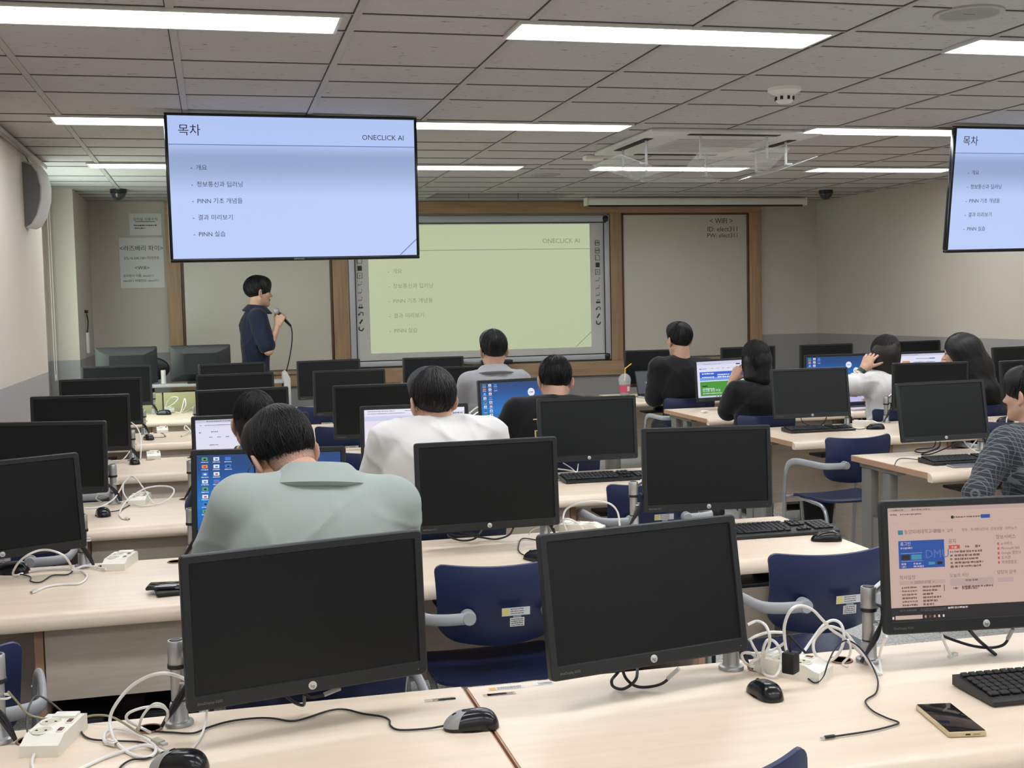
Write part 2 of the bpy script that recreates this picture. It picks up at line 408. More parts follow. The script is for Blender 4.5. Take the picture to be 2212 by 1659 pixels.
# ---------------------------------------------------------------- left side: window, speaker, door phone, notices
t = MB(); t.box((XL-.24, 10.32, 1.75), (.03, 1.62, 1.6)); w = t.build('window_1', mat('window_frame', (190, 196, 192), .4)); struct(w)
p = MB(); p.box((0, 0, 0), (.006, 1.48, 1.46)); o = p.build('window_blind', mat('lit_blind', (215, 228, 216), .7, emit=(222, 240, 230), es=6.0), w); o.location = (XL-.222, 10.32, 1.75)
b = MB(); b.tube([(0, .0, .85), (0, 0, -.6), (0.006, .03, -.68), (0.01, .06, -.6), (0.01, .06, .85)], .004, sp=3); o = b.build('blind_cord', M_white, w); o.location = (XL-.2, 11.42, 1.75)
t = thing('wall_speaker', 'grey curved loudspeaker mounted high on the left wall', 'speaker', (XL, 8.74, 2.42))
pr = [(0, -.2), (.03, -.215), (.06, -.2), (.1, -.14), (.13, -.04), (.135, .05), (.115, .14), (.08, .19), (.03, .21), (0, .21)]
m = MB(); m.prism(pr, -.1, .1, M=T(rz=R(-14))); m.build('cabinet', mat('speaker_grey', (112, 112, 110), .7), t)
m = MB(); q = pr[1:9]
for i in range(len(q)-1):
    a, c = np.array(q[i]), np.array(q[i+1]); mid = (a+c)/2; L = np.linalg.norm(c-a); ang = math.atan2(c[1]-a[1], c[0]-a[0])
    m.box((0, 0, 0), (L+.01, .17, .022), r=.004, M=T(rz=R(-14)) @ T(mid[0], 0, mid[1], ry=-ang))
m.build('front_grille', mat('speaker_light_grey', (200, 200, 198), .7), t)
t = thing('door_phone', 'white handset phone with coiled cord on left front pillar', 'phone', (XL+.015, 12.2, 1.33))
m = MB(); m.box((0, 0, 0), (.03, .09, .2), r=.01); m.build('handset', M_white, t)
m = MB(); m.tube([(0, .0, .1), (.01, .01, .2), (0, 0, .28)], .006); m.box((0, 0, .3), (.03, .04, .03), r=.006); m.build('hanger', M_blk, t)
def notice(x0, x1, z0, z1, label, lines):
    t = thing('paper_notice', label, 'notice', ((x0+x1)/2, FY-.004, z0))
    w, h = x1-x0, z1-z0; m = MB(); m.box((0, 0, h/2), (w, .003, h)); m.build('sheet', M_paper, t)
    q = MB()
    for s, x, z, sz, al in lines:
        if s == '_': q.rect(-w*.32, w*.3, z, z+.006, -.0035)
        elif s == '~': q.scribble(-w*.36, w*x, z, sz, -.0035)
        else: q.text(s, x, z, sz, -.0035, align=al)
    q.build('print', M_ink, t)
notice(-.82, -.505, 2.40, 2.62, 'smaller white paper notice above the larger one, left of boards', [('강의실 사용수칙', 0, .15, .036, 'c'), ('_', 0, .135, 0, ''), ('~', .36, .1, .014, ''), ('~', .0, .072, .012, '')])
notice(-.93, -.495, 1.86, 2.375, 'larger white paper notice with wifi details on front wall left', [('<라즈베리 파이>', 0, .385, .062, 'c'), ('172.16.200.100+자리번호', 0, .295, .034, 'c'), ('<Wifi>', 0, .19, .05, 'c'), ('와이파이 이름: elect311', -.19, .115, .031, 'l'), ('elect311 비밀번호: elect311', -.19, .065, .031, 'l')])

# ---------------------------------------------------------------- boards on the front wall
t = thing('board_frame', 'brown wooden frame around the boards on the front wall', 'frame', (2.85, FY, .8))
def rail(name, x0, x1, z0, z1, d=.05, mm=None):
    m = MB(); m.box(((x0+x1)/2-2.85, -d/2, (z0+z1)/2-.8), (x1-x0, d, z1-z0), r=.004); return m.build(name, mm or M_wood, t)
rail('top_rail', -.47, 6.18, 2.605, 2.735, .06, M_woodh); rail('bottom_rail', -.47, 6.18, .79, .95, .06, M_woodh)
for x0, x1 in ((-.47, -.33), (1.225, 1.393), (4.335, 4.47), (6.03, 6.18)): rail('post', x0, x1, .95, 2.605)
rail('marker_ledge', 4.47, 6.03, .92, .952, .09, M_woodh); rail('marker_ledge', -.33, 1.225, .92, .952, .09, M_woodh)
def slide_text(q, x0, x1, z0, z1, y, mi, title=True, col2=None):
    w, h = x1-x0, z1-z0
    if title: q.text('목차', x0+.042*w, z0+.868*h, .085*h, y, mi)
    q.text('ONECLICK AI', x0+.953*w, z0+.848*h, .052*h, y, mi, align='r')
    for s, f in (('개요', .357), ('정보통신과 딥러닝', .474), ('PINN 기초 개념들', .590), ('결과 미리보기', .706), ('PINN 실습', .823)):
        z = z0+(1-f)*h-.018*h
        q.text('-', x0+.083*w, z, .045*h, y, mi); q.text(s, x0+.104*w, z, .0425*h, y, mi)
    q.rect(x0, x1, z0+.797*h, z0+.802*h, y, mi if col2 is None else col2)
    q.add([(x0+.925*w, y, z0+.005*h), (x0+.93*w, y, z0+.005*h), (x1, y, z0+.118*h), (x1, y, z0+.126*h)], [(0, 1, 2, 3)], mi if col2 is None else col2)
def whiteboard(x0, x1, label, write):
    x0 += .004; x1 -= .004
    t = thing('whiteboard', label, 'whiteboard', ((x0+x1)/2, FY, .9535)); w = x1-x0
    m = MB(); m.box((0, -.014, .832), (w, .024, 1.635), r=.003); m.build('board', M_board, t)
    m = MB()
    for s in (-1, 1): m.box((s*(w/2-.012), -.02, .832), (.024, .03, 1.635), r=.003)
    m.box((0, -.02, 1.64), (w, .03, .022), r=.003); m.build('inner_trim', mat('dark_wood', (96, 70, 52), .5), t)
    if write:
        q = MB(); q.text('< WIFI >', .30, 1.53, .085, -.0275, sx=.9); q.text('ID: elect311', .27, 1.44, .075, -.0275, sx=1.05); q.text('PW: elect311', .265, 1.37, .068, -.0275, sx=1.05); q.build('handwriting', M_ink, t)
whiteboard(-.33, 1.225, 'plain whiteboard behind the standing presenter, left of the projected slide', False)
whiteboard(4.47, 6.03, 'whiteboard with handwritten wifi note right of the projected slide', True)
t = thing('interactive_whiteboard', 'electronic whiteboard showing a pale green projected slide, centre of front wall', 'whiteboard', (2.86, FY, .97))
x0, x1, h = -1.463, 1.463, 1.61
m = MB()
for a, b, c, d in ((x0, x1, h-.075, h), (x0, x1, 0, .06), (x0, x0+.065, .06, h-.075), (x1-.065, x1, .06, h-.075)): m.box(((a+b)/2, -.03, (c+d)/2), (b-a, .06, d-c), r=.006)
m.build('frame', mat('silver_frame', (198, 200, 204), .4, metal=.2), t)
m = MB(); m.box((0, -.02, h/2), (2.8, .03, h-.13)); m.build('board', mat('iwb_surface', (214, 212, 206), .5), t)
m = MB()
for z in (h-.078, .062): m.box((0, -.0605, z), (2.85, .004, .010))
for x in (x0+.067, x1-.067): m.box((x, -.0605, h/2), (.010, .004, h-.13))
for x, z in ((x1-.035, h-.038), (x1-.035, .03)): m.box((x-.008, -.04, z), (.078, .07, .082), r=.03)
m.build('black_inlay', M_blk, t)
m = MB(); sx0, sx1, sz0, sz1 = 1.612-2.86, 4.098-2.86, 1.112-.97, 2.487-.97
m.rect(sx0, sx1, sz0, sz1, -.0365, 0); slide_text(m, sx0, sx1, sz0, sz1, -.037, 1)
m.build('projected_slide', [emat('slide_green', (190, 200, 163), .9), emat('slide_ink', (138, 146, 122), .8)], t)
def icon(q, cx, z, k, y):
    s = .028
    def ln(*p): q.tube([(cx+a*s, y, z+b*s) for a, b in p], .0028, n=4, sp=0)
    if k < 3:
        ln((-.8, -1), (-.8, 1), (.4, 1), (.9, .5), (.9, -1), (-.8, -1))
        if k < 2: ln((-1, .1), (.9, .1)); ln((-.3, -.4), (.2, .4), (.5, -.4))
    elif k == 3: q.rect(cx-.8*s, cx+.9*s, z-s, z+.9*s, y)
    elif k == 4: ln((-.9, -1), (-.9, 1), (.9, 1), (.9, -1), (-.9, -1)); ln((-.2, .3), (.3, .1), (-.2, -.4))
    elif k < 8: ln((-.9, -.8), (-.4, -.2), (.0, -.7), (.6, .0)); ln((.4, .7), (.8, .5))
    elif k == 8: q.rect(cx-.9*s, cx+.9*s, z-.9*s, z-.3*s, y); ln((-.4, -.3), (-.4, .5), (.5, .5), (.5, -.3))
    elif k == 9: q.tube([(cx-.7*s, y, z-.1*s), (cx, y, z+.6*s), (cx+.8*s, y, z+.4*s), (cx+.8*s, y, z-.6*s)], .004, n=4); q.add([(cx-s, y, z-.8*s), (cx-.1*s, y, z-.2*s), (cx-s, y, z+.2*s)], [(0, 1, 2)])
    elif k == 10: q.add([(cx-.8*s, y, z-.7*s), (cx-.3*s, y, z-s), (cx+.8*s, y, z+.6*s), (cx+.3*s, y, z+.9*s)], [(0, 1, 2, 3)])
    else: q.tube([(cx-.8*s, y, z+.6*s), (cx-.7*s, y, z-.5*s), (cx+.3*s, y, z-.8*s), (cx+.9*s, y, z+.1*s)], .006, n=4)
zs = [2.275, 2.19, 2.11, 2.03, 1.95, 1.865, 1.78, 1.70, 1.625, 1.54, 1.46, 1.385]
for cx in (1.515-2.86, 4.185-2.86):
    q = MB()
    for k, z in enumerate(zs): icon(q, cx, z-.97, k, -.038)
    q.build('icon_strip', M_ink, t)

# ---------------------------------------------------------------- hanging televisions
def television(loc, yaw, tilt, roll, label, cable):
    M = Matrix.Translation(loc) @ Matrix.Rotation(yaw, 4, 'Z') @ Matrix.Rotation(tilt, 4, 'X') @ Matrix.Rotation(roll, 4, 'Y')
    t = thing('television', label, 'television', M=M, group='hanging televisions')
    w, h = 1.449, .833
    m = MB()
    for a, b, c, d in ((-w/2, w/2, h/2-.016, h/2), (-w/2, w/2, -h/2, -h/2+.022), (-w/2, -w/2+.018, -h/2+.02, h/2-.014), (w/2-.018, w/2, -h/2+.02, h/2-.014)):
        m.box(((a+b)/2, .012, (c+d)/2), (b-a, .034, d-c), r=.005)
    m.build('bezel', mat('tv_gloss_black', (14, 15, 19), .2), t)
    m = MB(); m.box((0, .04, 0), (w-.03, .03, h-.03), r=.008); m.box((0, .075, -.06), (w*.62, .06, h*.6), r=.02); m.build('back_shell', M_blk, t)
    s = MB(); x0, x1, z0, z1 = -w/2+.016, w/2-.016, -h/2+.02, h/2-.014; H = z1-z0
    s.rect(x0, x1, z0, z0+.8*H, .0, 0); s.rect(x0, x1, z0+.8*H, z1, .0, 1); slide_text(s, x0, x1, z0, z1, -.0006, 2, col2=3)
    s.build('screen', [tv_bg, emat('tv_head', (176, 196, 242), 1), emat('tv_ink', (26, 28, 52), .6), emat('tv_rule', (100, 110, 190), .8)], t)
    s = MB(); s.text('SAMSUNG', 0, -h/2+.007, .013, -.0062, align='c'); s.build('maker_logo', M_silver, t)
    top = M.inverted() @ Vector((loc[0], loc[1]+.16, ZC-.012))
    m = MB(); m.tube([(top.x, .15, -.05), (top.x, .15, top.z*.5), tuple(top)], .025, sp=0); m.box((0, .12, -.02), (.4, .03, .36), r=.005); m.box(tuple(top), (.18, .18, .015), r=.004); m.build('ceiling_mount', M_gray, t)
    return t
def tv_material():
    m = bpy.data.materials.new('tv_slide'); m.use_nodes = True; nt = m.node_tree; b = nt.nodes['Principled BSDF']
    g = nt.nodes.new('ShaderNodeTexCoord'); sp = nt.nodes.new('ShaderNodeSeparateXYZ'); nt.links.new(g.outputs['Object'], sp.inputs[0])
    mr = nt.nodes.new('ShaderNodeMapRange'); mr.inputs[1].default_value = -.393; mr.inputs[2].default_value = .246; nt.links.new(sp.outputs['Z'], mr.inputs[0])
    r = nt.nodes.new('ShaderNodeValToRGB'); e = r.color_ramp.elements; e[0].position = 0; e[0].color = (*lin((186, 204, 248)), 1); e[1].position = 1; e[1].color = (*lin((174, 192, 236)), 1)
    for p, c in ((.55, (184, 203, 246)), (.78, (150, 168, 206)), (.9, (146, 163, 204))): k = e.new(p); k.color = (*lin(c), 1)
    nt.links.new(mr.outputs[0], r.inputs[0]); nt.links.new(r.outputs[0], b.inputs['Emission Color']); b.inputs['Emission Strength'].default_value = 1
    b.inputs['Base Color'].default_value = (.01, .01, .01, 1); b.inputs['Roughness'].default_value = .3; return m
tv_bg = tv_material()
television((.4844, 7.111, 2.311), R(5.287), R(3.04), R(-.52), 'large hanging television left of centre showing a blue slide', 0)
television((5.4815, 7.178, 2.313), R(5.444), R(7.16), R(-.64), 'hanging television cut off by the right edge of the photo', 0)
# ---------------------------------------------------------------- desks
DZ = .74
ROWN = dict(r='nearest', e='second', d='third', c='fourth', b='fifth', a='farthest')
UNITN = dict(L='left', C='middle', R='right', Q='far right')
ROWY = {'L': dict(r=(1.975, 2.675), e=(3.69, 4.41), d=(5.10, 5.85), c=(6.75, 7.48), b=(8.30, 9.07), a=(10.02, 10.83)),
        'C': dict(r=(1.975, 2.665), e=(3.69, 4.41), d=(5.18, 5.96), c=(6.75, 7.50), b=(8.30, 9.13), a=(10.02, 10.85)),
        'R': dict(d=(5.20, 5.98), c=(6.64, 7.48), b=(8.18, 9.09), a=(9.90, 10.80)), 'Q': dict(c=(6.64, 7.48), b=(8.18, 9.09), a=(9.90, 10.80))}
UX = {'L': (-1.14, .5215), 'C': (.5275, 2.185), 'R': (3.385, 5.20), 'Q': (5.21, 6.93)}
DESK = {}
def desk(u, r):
    x0, x1 = UX[u]; yn, yb = ROWY[u][r]
    if u == 'R' and r in 'ba': x0 = 3.48
    w, d = x1-x0, yb-yn; cx = (x0+x1)/2
    t = thing('computer_desk', f'pale wood computer desk, {UNITN[u]} bench of the {ROWN[r]} desk row from the camera', 'desk', (cx, yn, 0), group='classroom computer desks')
    DESK[u+r] = t; th = .03
    m = MB()   # top with rounded drop lip along the near edge
    pr = [(d, DZ), (.045, DZ), (.028, DZ-.003), (.012, DZ-.012), (.003, DZ-.026), (0, DZ-.04), (.003, DZ-.047), (.04, DZ-.047), (.05, DZ-th), (d, DZ-th)]
    e = .012; n = len(pr); X = (-w/2+.004, w/2-.004)
    vs = [(X[0], a, b) for a, b in pr]+[(X[1], a, b) for a, b in pr]
    m.add(vs, [tuple(reversed(range(n))), tuple(range(n, 2*n))]+[(i, (i+1) % n, (i+1) % n+n, i+n) for i in range(n)], [0][0])
    for i in range(len(m.m)): pass
    m.build('desktop', M_desk, t, smooth=40)
    for s in (-1, 1):
        b = MB(); b.box((s*(w/2-.002), d/2+.02, DZ-.0165), (.004, d-.05, .029)); b.build('edge_band', M_band, t)
        g = MB()
        g.box((s*(w/2-.055), d*.60, .34), (.05, .075, .68), r=.008); g.box((s*(w/2-.055), d*.86, .34), (.05, .1, .68), r=.008)
        g.box((s*(w/2-.055), d*.73, .22), (.03, .2, .4)); g.box((s*(w/2-.055), d*.74, .015), (.06, d*.5, .03), r=.008); g.box((s*(w/2-.055), d*.7, DZ-.046), (.05, d*.5, .03), r=.006)
        g.build('leg', M_gray, t)
    p = MB(); p.box((0, d-.09, .47), (w-.12, .018, .46)); p.build('modesty_panel', M_panel, t)
    if True:
        pw = .50 if u == 'L' else .44
        for s in (-1, 1):
            p = MB(); p.box((s*(pw/2-.012), d*.5, .345), (.024, d*.8, .69)); p.box((s*(pw/2-.012), d*.1-.002, .345), (.024, .004, .69), mi=1); p.build('pedestal_side', [M_panel, M_band], t)
        p = MB(); p.box((.0, d*.1+.01, .575), (pw-.055, .018, .23), r=.003); p.build('drawer_front', M_panel, t)
        p = MB(); p.box((0, d*.5, .06), (pw-.05, d*.75, .02)); p.box((0, d*.87, .36), (pw-.05, .016, .6)); p.build('pedestal_shelf', mat('pedestal_inner', (110, 100, 92), .6), t)
    for s in (-1, 1):
        k = MB(); sx = s*(pw/2+.295); k.box((sx, .17, .63), (.34, .16, .016), r=.006); k.box((sx, .21, .672), (.09, .06, .072), r=.006); k.build('keyboard_tray', M_blk, t)
    for s, gx in ((-1, -.095 if u == 'L' else -.131), (1, .141 if u == 'L' else .082)):
        g = MB(); M = T(gx, d-.075, DZ)
        g.lathe([(.0235, .0005), (.024, .003), (.0275, .003), (.029, .0005)], 24, M=M, cap=False)
        g.build('grommet', mat('grommet_brown', (150, 106, 70), .45), t)
        h = MB(); h.lathe([(.0235, .0012), (.001, .0012)], 24, M=M); h.build('grommet_hole', mat('grommet_dark', (52, 38, 28), .7), t)
    return t
for u in 'LCRQ':
    for r in ROWY[u]: desk(u, r)
def sticker(desk_key, x, y, w, d, label, style):
    t = DESK[desk_key]; m = MB(); M = T(x-t.location.x, y-t.location.y, DZ+.0006, rx=-math.pi/2)
    base = M_paper if style else mat('old_tape', (196, 172, 150), .6)
    m.rect(-w/2, w/2, -d/2, d/2, 0, 0, M)
    if style == 2: m.rect(-w/2+.003, -w/2+w*.22, -d/2+.002, d/2-.002, -.0003, 2, M)
    for k in range(3): m.scribble(-w*.24, w*.42, d*(.25-.25*k), d*.14, -.0003, 1, M)
    m.build('asset_sticker', [base, M_ink, mat('sticker_orange', (232, 170, 96), .6)], t)
sticker('Lr', .455, 2.60, .07, .02, '', 0); sticker('Lr', .47, 2.595, .04, .016, '', 1)
sticker('Cr', .615, 2.635, .085, .022, '', 2); sticker('Cr', .59, 2.595, .075, .02, '', 0); sticker('Cr', .585, 2.597, .045, .014, '', 1); sticker('Cr', .705, 2.64, .05, .02, '', 1)
sticker('Ce', .66, 4.37, .085, .022, '', 2); sticker('Ld', .4, 5.8, .06, .02, '', 2)

# ---------------------------------------------------------------- monitors
def frame_part(w, h):
    m = MB(); b, tp, ch = .019, .019, .031; d = .02
    xo, zo = w/2, h/2; xi = w/2-b; zt = h/2-tp; zb = -h/2+ch; rc = .010
    # rounded outer outline, chamfered inner edge
    def rr(hx, z0, z1, r):
        pts = []
        for cx, cz, a0 in ((hx-r, z1-r, 0), (-hx+r, z1-r, 90), (-hx+r, z0+r, 180), (hx-r, z0+r, 270)):
            for k in range(4): a = R(a0+30*k); pts.append((cx+r*math.cos(a), cz+r*math.sin(a)))
        return pts
    rings = [(rr(xo-.002, -zo+.002, zo-.002, rc), d), (rr(xo, -zo, zo, rc), d-.003), (rr(xo, -zo, zo, rc), .003), (rr(xo-.003, -zo+.003, zo-.003, rc-.002), 0), (rr(xi+.0025, zb-.0025, zt+.0025, .003), 0), (rr(xi, zb, zt, .0015), .0045), (rr(xi, zb, zt, .0015), .008)]
    n = 16; vs = []; fs = []
    for pts, y in rings: vs += [(p[0], y, p[1]) for p in pts]
    for i in range(len(rings)-1):
        for k in range(n): a, c = i*n+k, i*n+(k+1) % n; fs.append((a, a+n, c+n, c))
    m.add(vs, fs)
    # back shell
    rb = [(rr(xo-.002, -zo+.002, zo-.002, rc), d), (rr(xo-.03, -zo+.03, zo-.03, rc), d+.022), (rr(xo*.55, -zo*.6, zo*.55, rc), d+.038)]
    vs = []; fs = []
    for pts, y in rb: vs += [(p[0], y, p[1]) for p in pts]
    for i in range(2):
        for k in range(n): a, c = i*n+k, i*n+(k+1) % n; fs.append((a, c, c+n, a+n))
    fs.append(tuple(reversed(range(2*n, 3*n)))); m.add(vs, [tuple(reversed(f)) for f in fs]); return m
def scr_rect(w, h): return -w/2+.019, w/2-.019, -h/2+.031, h/2-.019
def logo_part(h):
    m = MB(); M = T(0, -.0006, -h/2+.0155, rx=math.pi/2)
    m.lathe([(.0088, -.0006), (.0088, .0004), (.0082, .0008), (.0001, .0008)], 24, M=M)
    m.text('hp', 0, -h/2+.0105, .0115, -.0017, 1, align='c', M=Matrix.Shear('XZ', 4, (0.0, 0.0)) if False else None, sx=.85); return m
M_led = mat('power_dot', (150, 150, 150), .5)
def make_monitor(w, M, label, screen=None, group='flat monitors on desk arms', back=False):
    h = w*.613
    t = thing('computer_monitor', label, 'monitor', M=M, group=group)
    frame_part(w, h).build('housing', M_hous, t, smooth=30)
    x0, x1, z0, z1 = scr_rect(w, h)
    m = MB(); m.rect(x0-.001, x1+.001, z0-.001, z1+.001, .0052, 0); mats = [M_off]
    if screen: mats = screen(m, x0, x1, z0, z1, .0049)
    m.build('screen', mats, t, smooth=0)
    logo_part(h).build('maker_badge', [M_silver, M_blk2], t)
    q = MB(); q.text('EliteDisplay E232', x0+.002, -h/2+.012, .0072, -.0005); q.build('model_text', M_txt, t)
    q = MB(); q.lathe([(.0012, 0), (.0011, .0006), (.0001, .0006)], 10, M=T(x1-.003, 0, -h/2+.013, rx=math.pi/2)); q.build('power_light', M_led, t)
    return t
# lit screen contents ------------------------------------------------------
def blue_desktop_mat():
    m = bpy.data.materials.new('desktop_wallpaper'); m.use_nodes = True; nt = m.node_tree; b = nt.nodes['Principled BSDF']
    g = nt.nodes.new('ShaderNodeTexCoord'); sp = nt.nodes.new('ShaderNodeSeparateXYZ'); nt.links.new(g.outputs['Object'], sp.inputs[0])
    mr = nt.nodes.new('ShaderNodeMapRange'); mr.inputs[1].default_value = -.14; mr.inputs[2].default_value = .15; nt.links.new(sp.outputs['Z'], mr.inputs[0])
    r = nt.nodes.new('ShaderNodeValToRGB'); e = r.color_ramp.elements; e[0].color = (*lin((24, 66, 128)), 1); e[1].color = (*lin((34, 66, 112)), 1)
    for p, c in ((.12, (22, 92, 170)), (.4, (24, 118, 196)), (.62, (22, 96, 172)), (.82, (24, 74, 140))): k = e.new(p); k.color = (*lin(c), 1)
    nt.links.new(mr.outputs[0], r.inputs[0])
    mp = nt.nodes.new('ShaderNodeMapping'); mp.inputs['Scale'].default_value = (1.5, 1, 130); nt.links.new(g.outputs['Object'], mp.inputs[0])
    n = nt.nodes.new('ShaderNodeTexNoise'); n.inputs['Scale'].default_value = 1; nt.links.new(mp.outputs[0], n.inputs['Vector'])
    m2 = nt.nodes.new('ShaderNodeMapRange'); m2.inputs[3].default_value = .8; m2.inputs[4].default_value = 1.2; nt.links.new(n.outputs['Fac'], m2.inputs[0])
    x = nt.nodes.new('ShaderNodeVectorMath'); x.operation = 'SCALE'; nt.links.new(r.outputs[0], x.inputs[0]); nt.links.new(m2.outputs[0], x.inputs['Scale'])
    nt.links.new(x.outputs[0], b.inputs['Emission Color']); b.inputs['Emission Strength'].default_value = .95; b.inputs['Base Color'].default_value = (.01, .01, .01, 1); b.inputs['Roughness'].default_value = .35
    return m
M_bluedesk = blue_desktop_mat()
PAL = [None, emat('px_white', (232, 234, 246), .95), emat('px_blue', (58, 128, 222), .9), emat('px_red', (200, 70, 84), .9), emat('px_green', (90, 170, 110), .9), emat('px_dark', (18, 24, 36), .7),
       emat('px_cyan', (90, 200, 220), .9), emat('px_grey', (120, 124, 136), .8), emat('px_orange', (224, 150, 90), .9)]
def rectf(q, x0, x1, z0, z1, a, b, c, d, y, mi):
    """rectangle in fractions of the screen: a..b from the left, c..d from the top"""
    w, h = x1-x0, z1-z0; q.rect(x0+a*w, x0+b*w, z1-d*h, z1-c*h, y, mi)
def desktop_screen(disc):
    def f(q, x0, x1, z0, z1, y):
        w, h = x1-x0, z1-z0; rnd = random.Random(3); y -= .0003
        for i, c in enumerate((10, 10, 2)):
            for k in range(c):
                a, b = .035+.08*i, .03+.094*k; col = rnd.choice((1, 2, 3, 4, 6, 8, 2, 1))
                rectf(q, x0, x1, z0, z1, a, a+.04, b, b+.045, y, col); rectf(q, x0, x1, z0, z1, a+.012, a+.03, b+.015, b+.035, y-.0002, rnd.choice((1, 5, 2, 3)))
                q.scribble(x0+(a-.005)*w, x0+(a+.045)*w, z1-(b+.062)*h, .0032, y, 1)
        rectf(q, x0, x1, z0, z1, 0, 1, .955, 1, y, 5); rectf(q, x0, x1, z0, z1, .055, .33, .96, .995, y-.0002, 1); rectf(q, x0, x1, z0, z1, .015, .035, .965, .99, y-.0002, 1)
        for k in range(5): rectf(q, x0, x1, z0, z1, .36+.045*k, .38+.045*k, .967, .988, y-.0002, 1)
        for k in range(4): rectf(q, x0, x1, z0, z1, .62, .97, .55+.1*k, .554+.1*k, y, 1); q.scribble(x0+.66*w, x0+.86*w, z1-(.535+.1*k)*h, .006, y, 1)
        if disc:
            for a, b in ((.73, .25), (.86, .42)):
                M = T(x0+a*w, y, z1-b*h, rx=math.pi/2); q.lathe([(.026, 0), (.0001, .0002)], 28, 1, M=M); q.scribble(x0+a*w-.016, x0+a*w+.016, z1-b*h, .008, y-.0006, 2)
        return [M_bluedesk]+PAL[1:]
    return f
def search_screen(q, x0, x1, z0, z1, y):
    w, h = x1-x0, z1-z0; y -= .0003
    rectf(q, x0, x1, z0, z1, 0, 1, 0, .05, y, 2); q.scribble(x0+.1*w, x0+.32*w, z1-.025*h, .005, y-.0002, 3); q.scribble(x0+.45*w, x0+.6*w, z1-.025*h, .005, y-.0002, 3)
    q.scribble(x0+.04*w, x0+.06*w, z1-.09*h, .005, y, 3); q.scribble(x0+.08*w, x0+.66*w, z1-.09*h, .004, y, 3); q.scribble(x0+.86*w, x0+.97*w, z1-.09*h, .007, y, 3)
    q.scribble(x0+.14*w, x0+.2*w, z1-.2*h, .006, y, 3); q.scribble(x0+.03*w, x0+.05*w, z1-.21*h, .008, y, 3)
    for k in range(9): q.scribble(x0+(.12+.075*k)*w, x0+(.15+.075*k)*w, z1-.29*h, .005, y, 3)
    q.scribble(x0+.12*w, x0+.2*w, z1-.42*h, .005, y, 3); q.rect(x0, x1, z1-.122*h, z1-.118*h, y, 2)
    for a, b, c in ((.39, .62, 4), (.41, .68, 5), (.425, .6, 6)): rectf(q, x0, x1, z0, z1, a, a+.025, b, b+.06, y, c)
    return [emat('page_white', (226, 226, 246), .95), PAL[1], emat('tab_grey', (206, 208, 228), .9), PAL[7], PAL[4], PAL[8], PAL[2]]
def grad_mat(name, c0, c1, c2, ax, a, b, s=.95):
    m = bpy.data.materials.new(name); m.use_nodes = True; nt = m.node_tree; bs = nt.nodes['Principled BSDF']
    g = nt.nodes.new('ShaderNodeTexCoord'); sp = nt.nodes.new('ShaderNodeSeparateXYZ'); nt.links.new(g.outputs['Object'], sp.inputs[0])
    mr = nt.nodes.new('ShaderNodeMapRange'); mr.inputs[1].default_value = a; mr.inputs[2].default_value = b; nt.links.new(sp.outputs[ax], mr.inputs[0])
    r = nt.nodes.new('ShaderNodeValToRGB'); e = r.color_ramp.elements; e[0].color = (*lin(c0), 1); e[1].color = (*lin(c2), 1); k = e.new(.5); k.color = (*lin(c1), 1)
    nt.links.new(mr.outputs[0], r.inputs[0]); nt.links.new(r.outputs[0], bs.inputs['Emission Color']); bs.inputs['Emission Strength'].default_value = s
    bs.inputs['Base Color'].default_value = (.01, .01, .01, 1); return m
def pastel_screen(q, x0, x1, z0, z1, y):
    w, h = x1-x0, z1-z0; y -= .0003
    rectf(q, x0, x1, z0, z1, 0, 1, 0, .07, y, 1); q.scribble(x0+.03*w, x0+.3*w, z1-.03*h, .004, y-.0002, 3); q.scribble(x0+.4*w, x0+.68*w, z1-.03*h, .004, y-.0002, 3)
    q.scribble(x0+.03*w, x0+.4*w, z1-.07*h, .0035, y-.0002, 3); q.scribble(x0+.88*w, x0+.98*w, z1-.1*h, .008, y-.0002, 3)
    rectf(q, x0, x1, z0, z1, 0, .8, .115, .2, y, 2); rectf(q, x0, x1, z0, z1, .8, 1, .115, .2, y, 5)
    for k in range(5): q.scribble(x0+(.32+.1*k)*w, x0+(.37+.1*k)*w, z1-.16*h, .006, y-.0002, 3)
    rectf(q, x0, x1, z0, z1, .255, .83, .215, .58, y, 4); q.scribble(x0+.6*w, x0+.85*w, z1-.3*h, .004, y-.0002, 1)
    for a in (.57, .66): rectf(q, x0, x1, z0, z1, a, a+.075, .455, .49, y-.0002, 3); rectf(q, x0, x1, z0, z1, a+.008, a+.067, .462, .483, y-.0004, 4)
    q.text('Raspberry Pi', x0+.27*w, z1-.655*h, .013, y, 3); q.scribble(x0+.27*w, x0+.6*w, z1-.7*h, .006, y, 3)
    rectf(q, x0, x1, z0, z1, 0, .06, .96, 1, y, 6)
    return [grad_mat('page_lilac', (236, 226, 244), (232, 224, 242), (224, 214, 236), 'X', -.25, .25), PAL[1], emat('bar_lilac', (212, 216, 240), .9), PAL[7], grad_mat('hero_gradient', (122, 210, 196), (200, 218, 160), (224, 206, 164), 'X', -.12, .1), emat('bar_teal', (186, 214, 216), .9), PAL[5]]
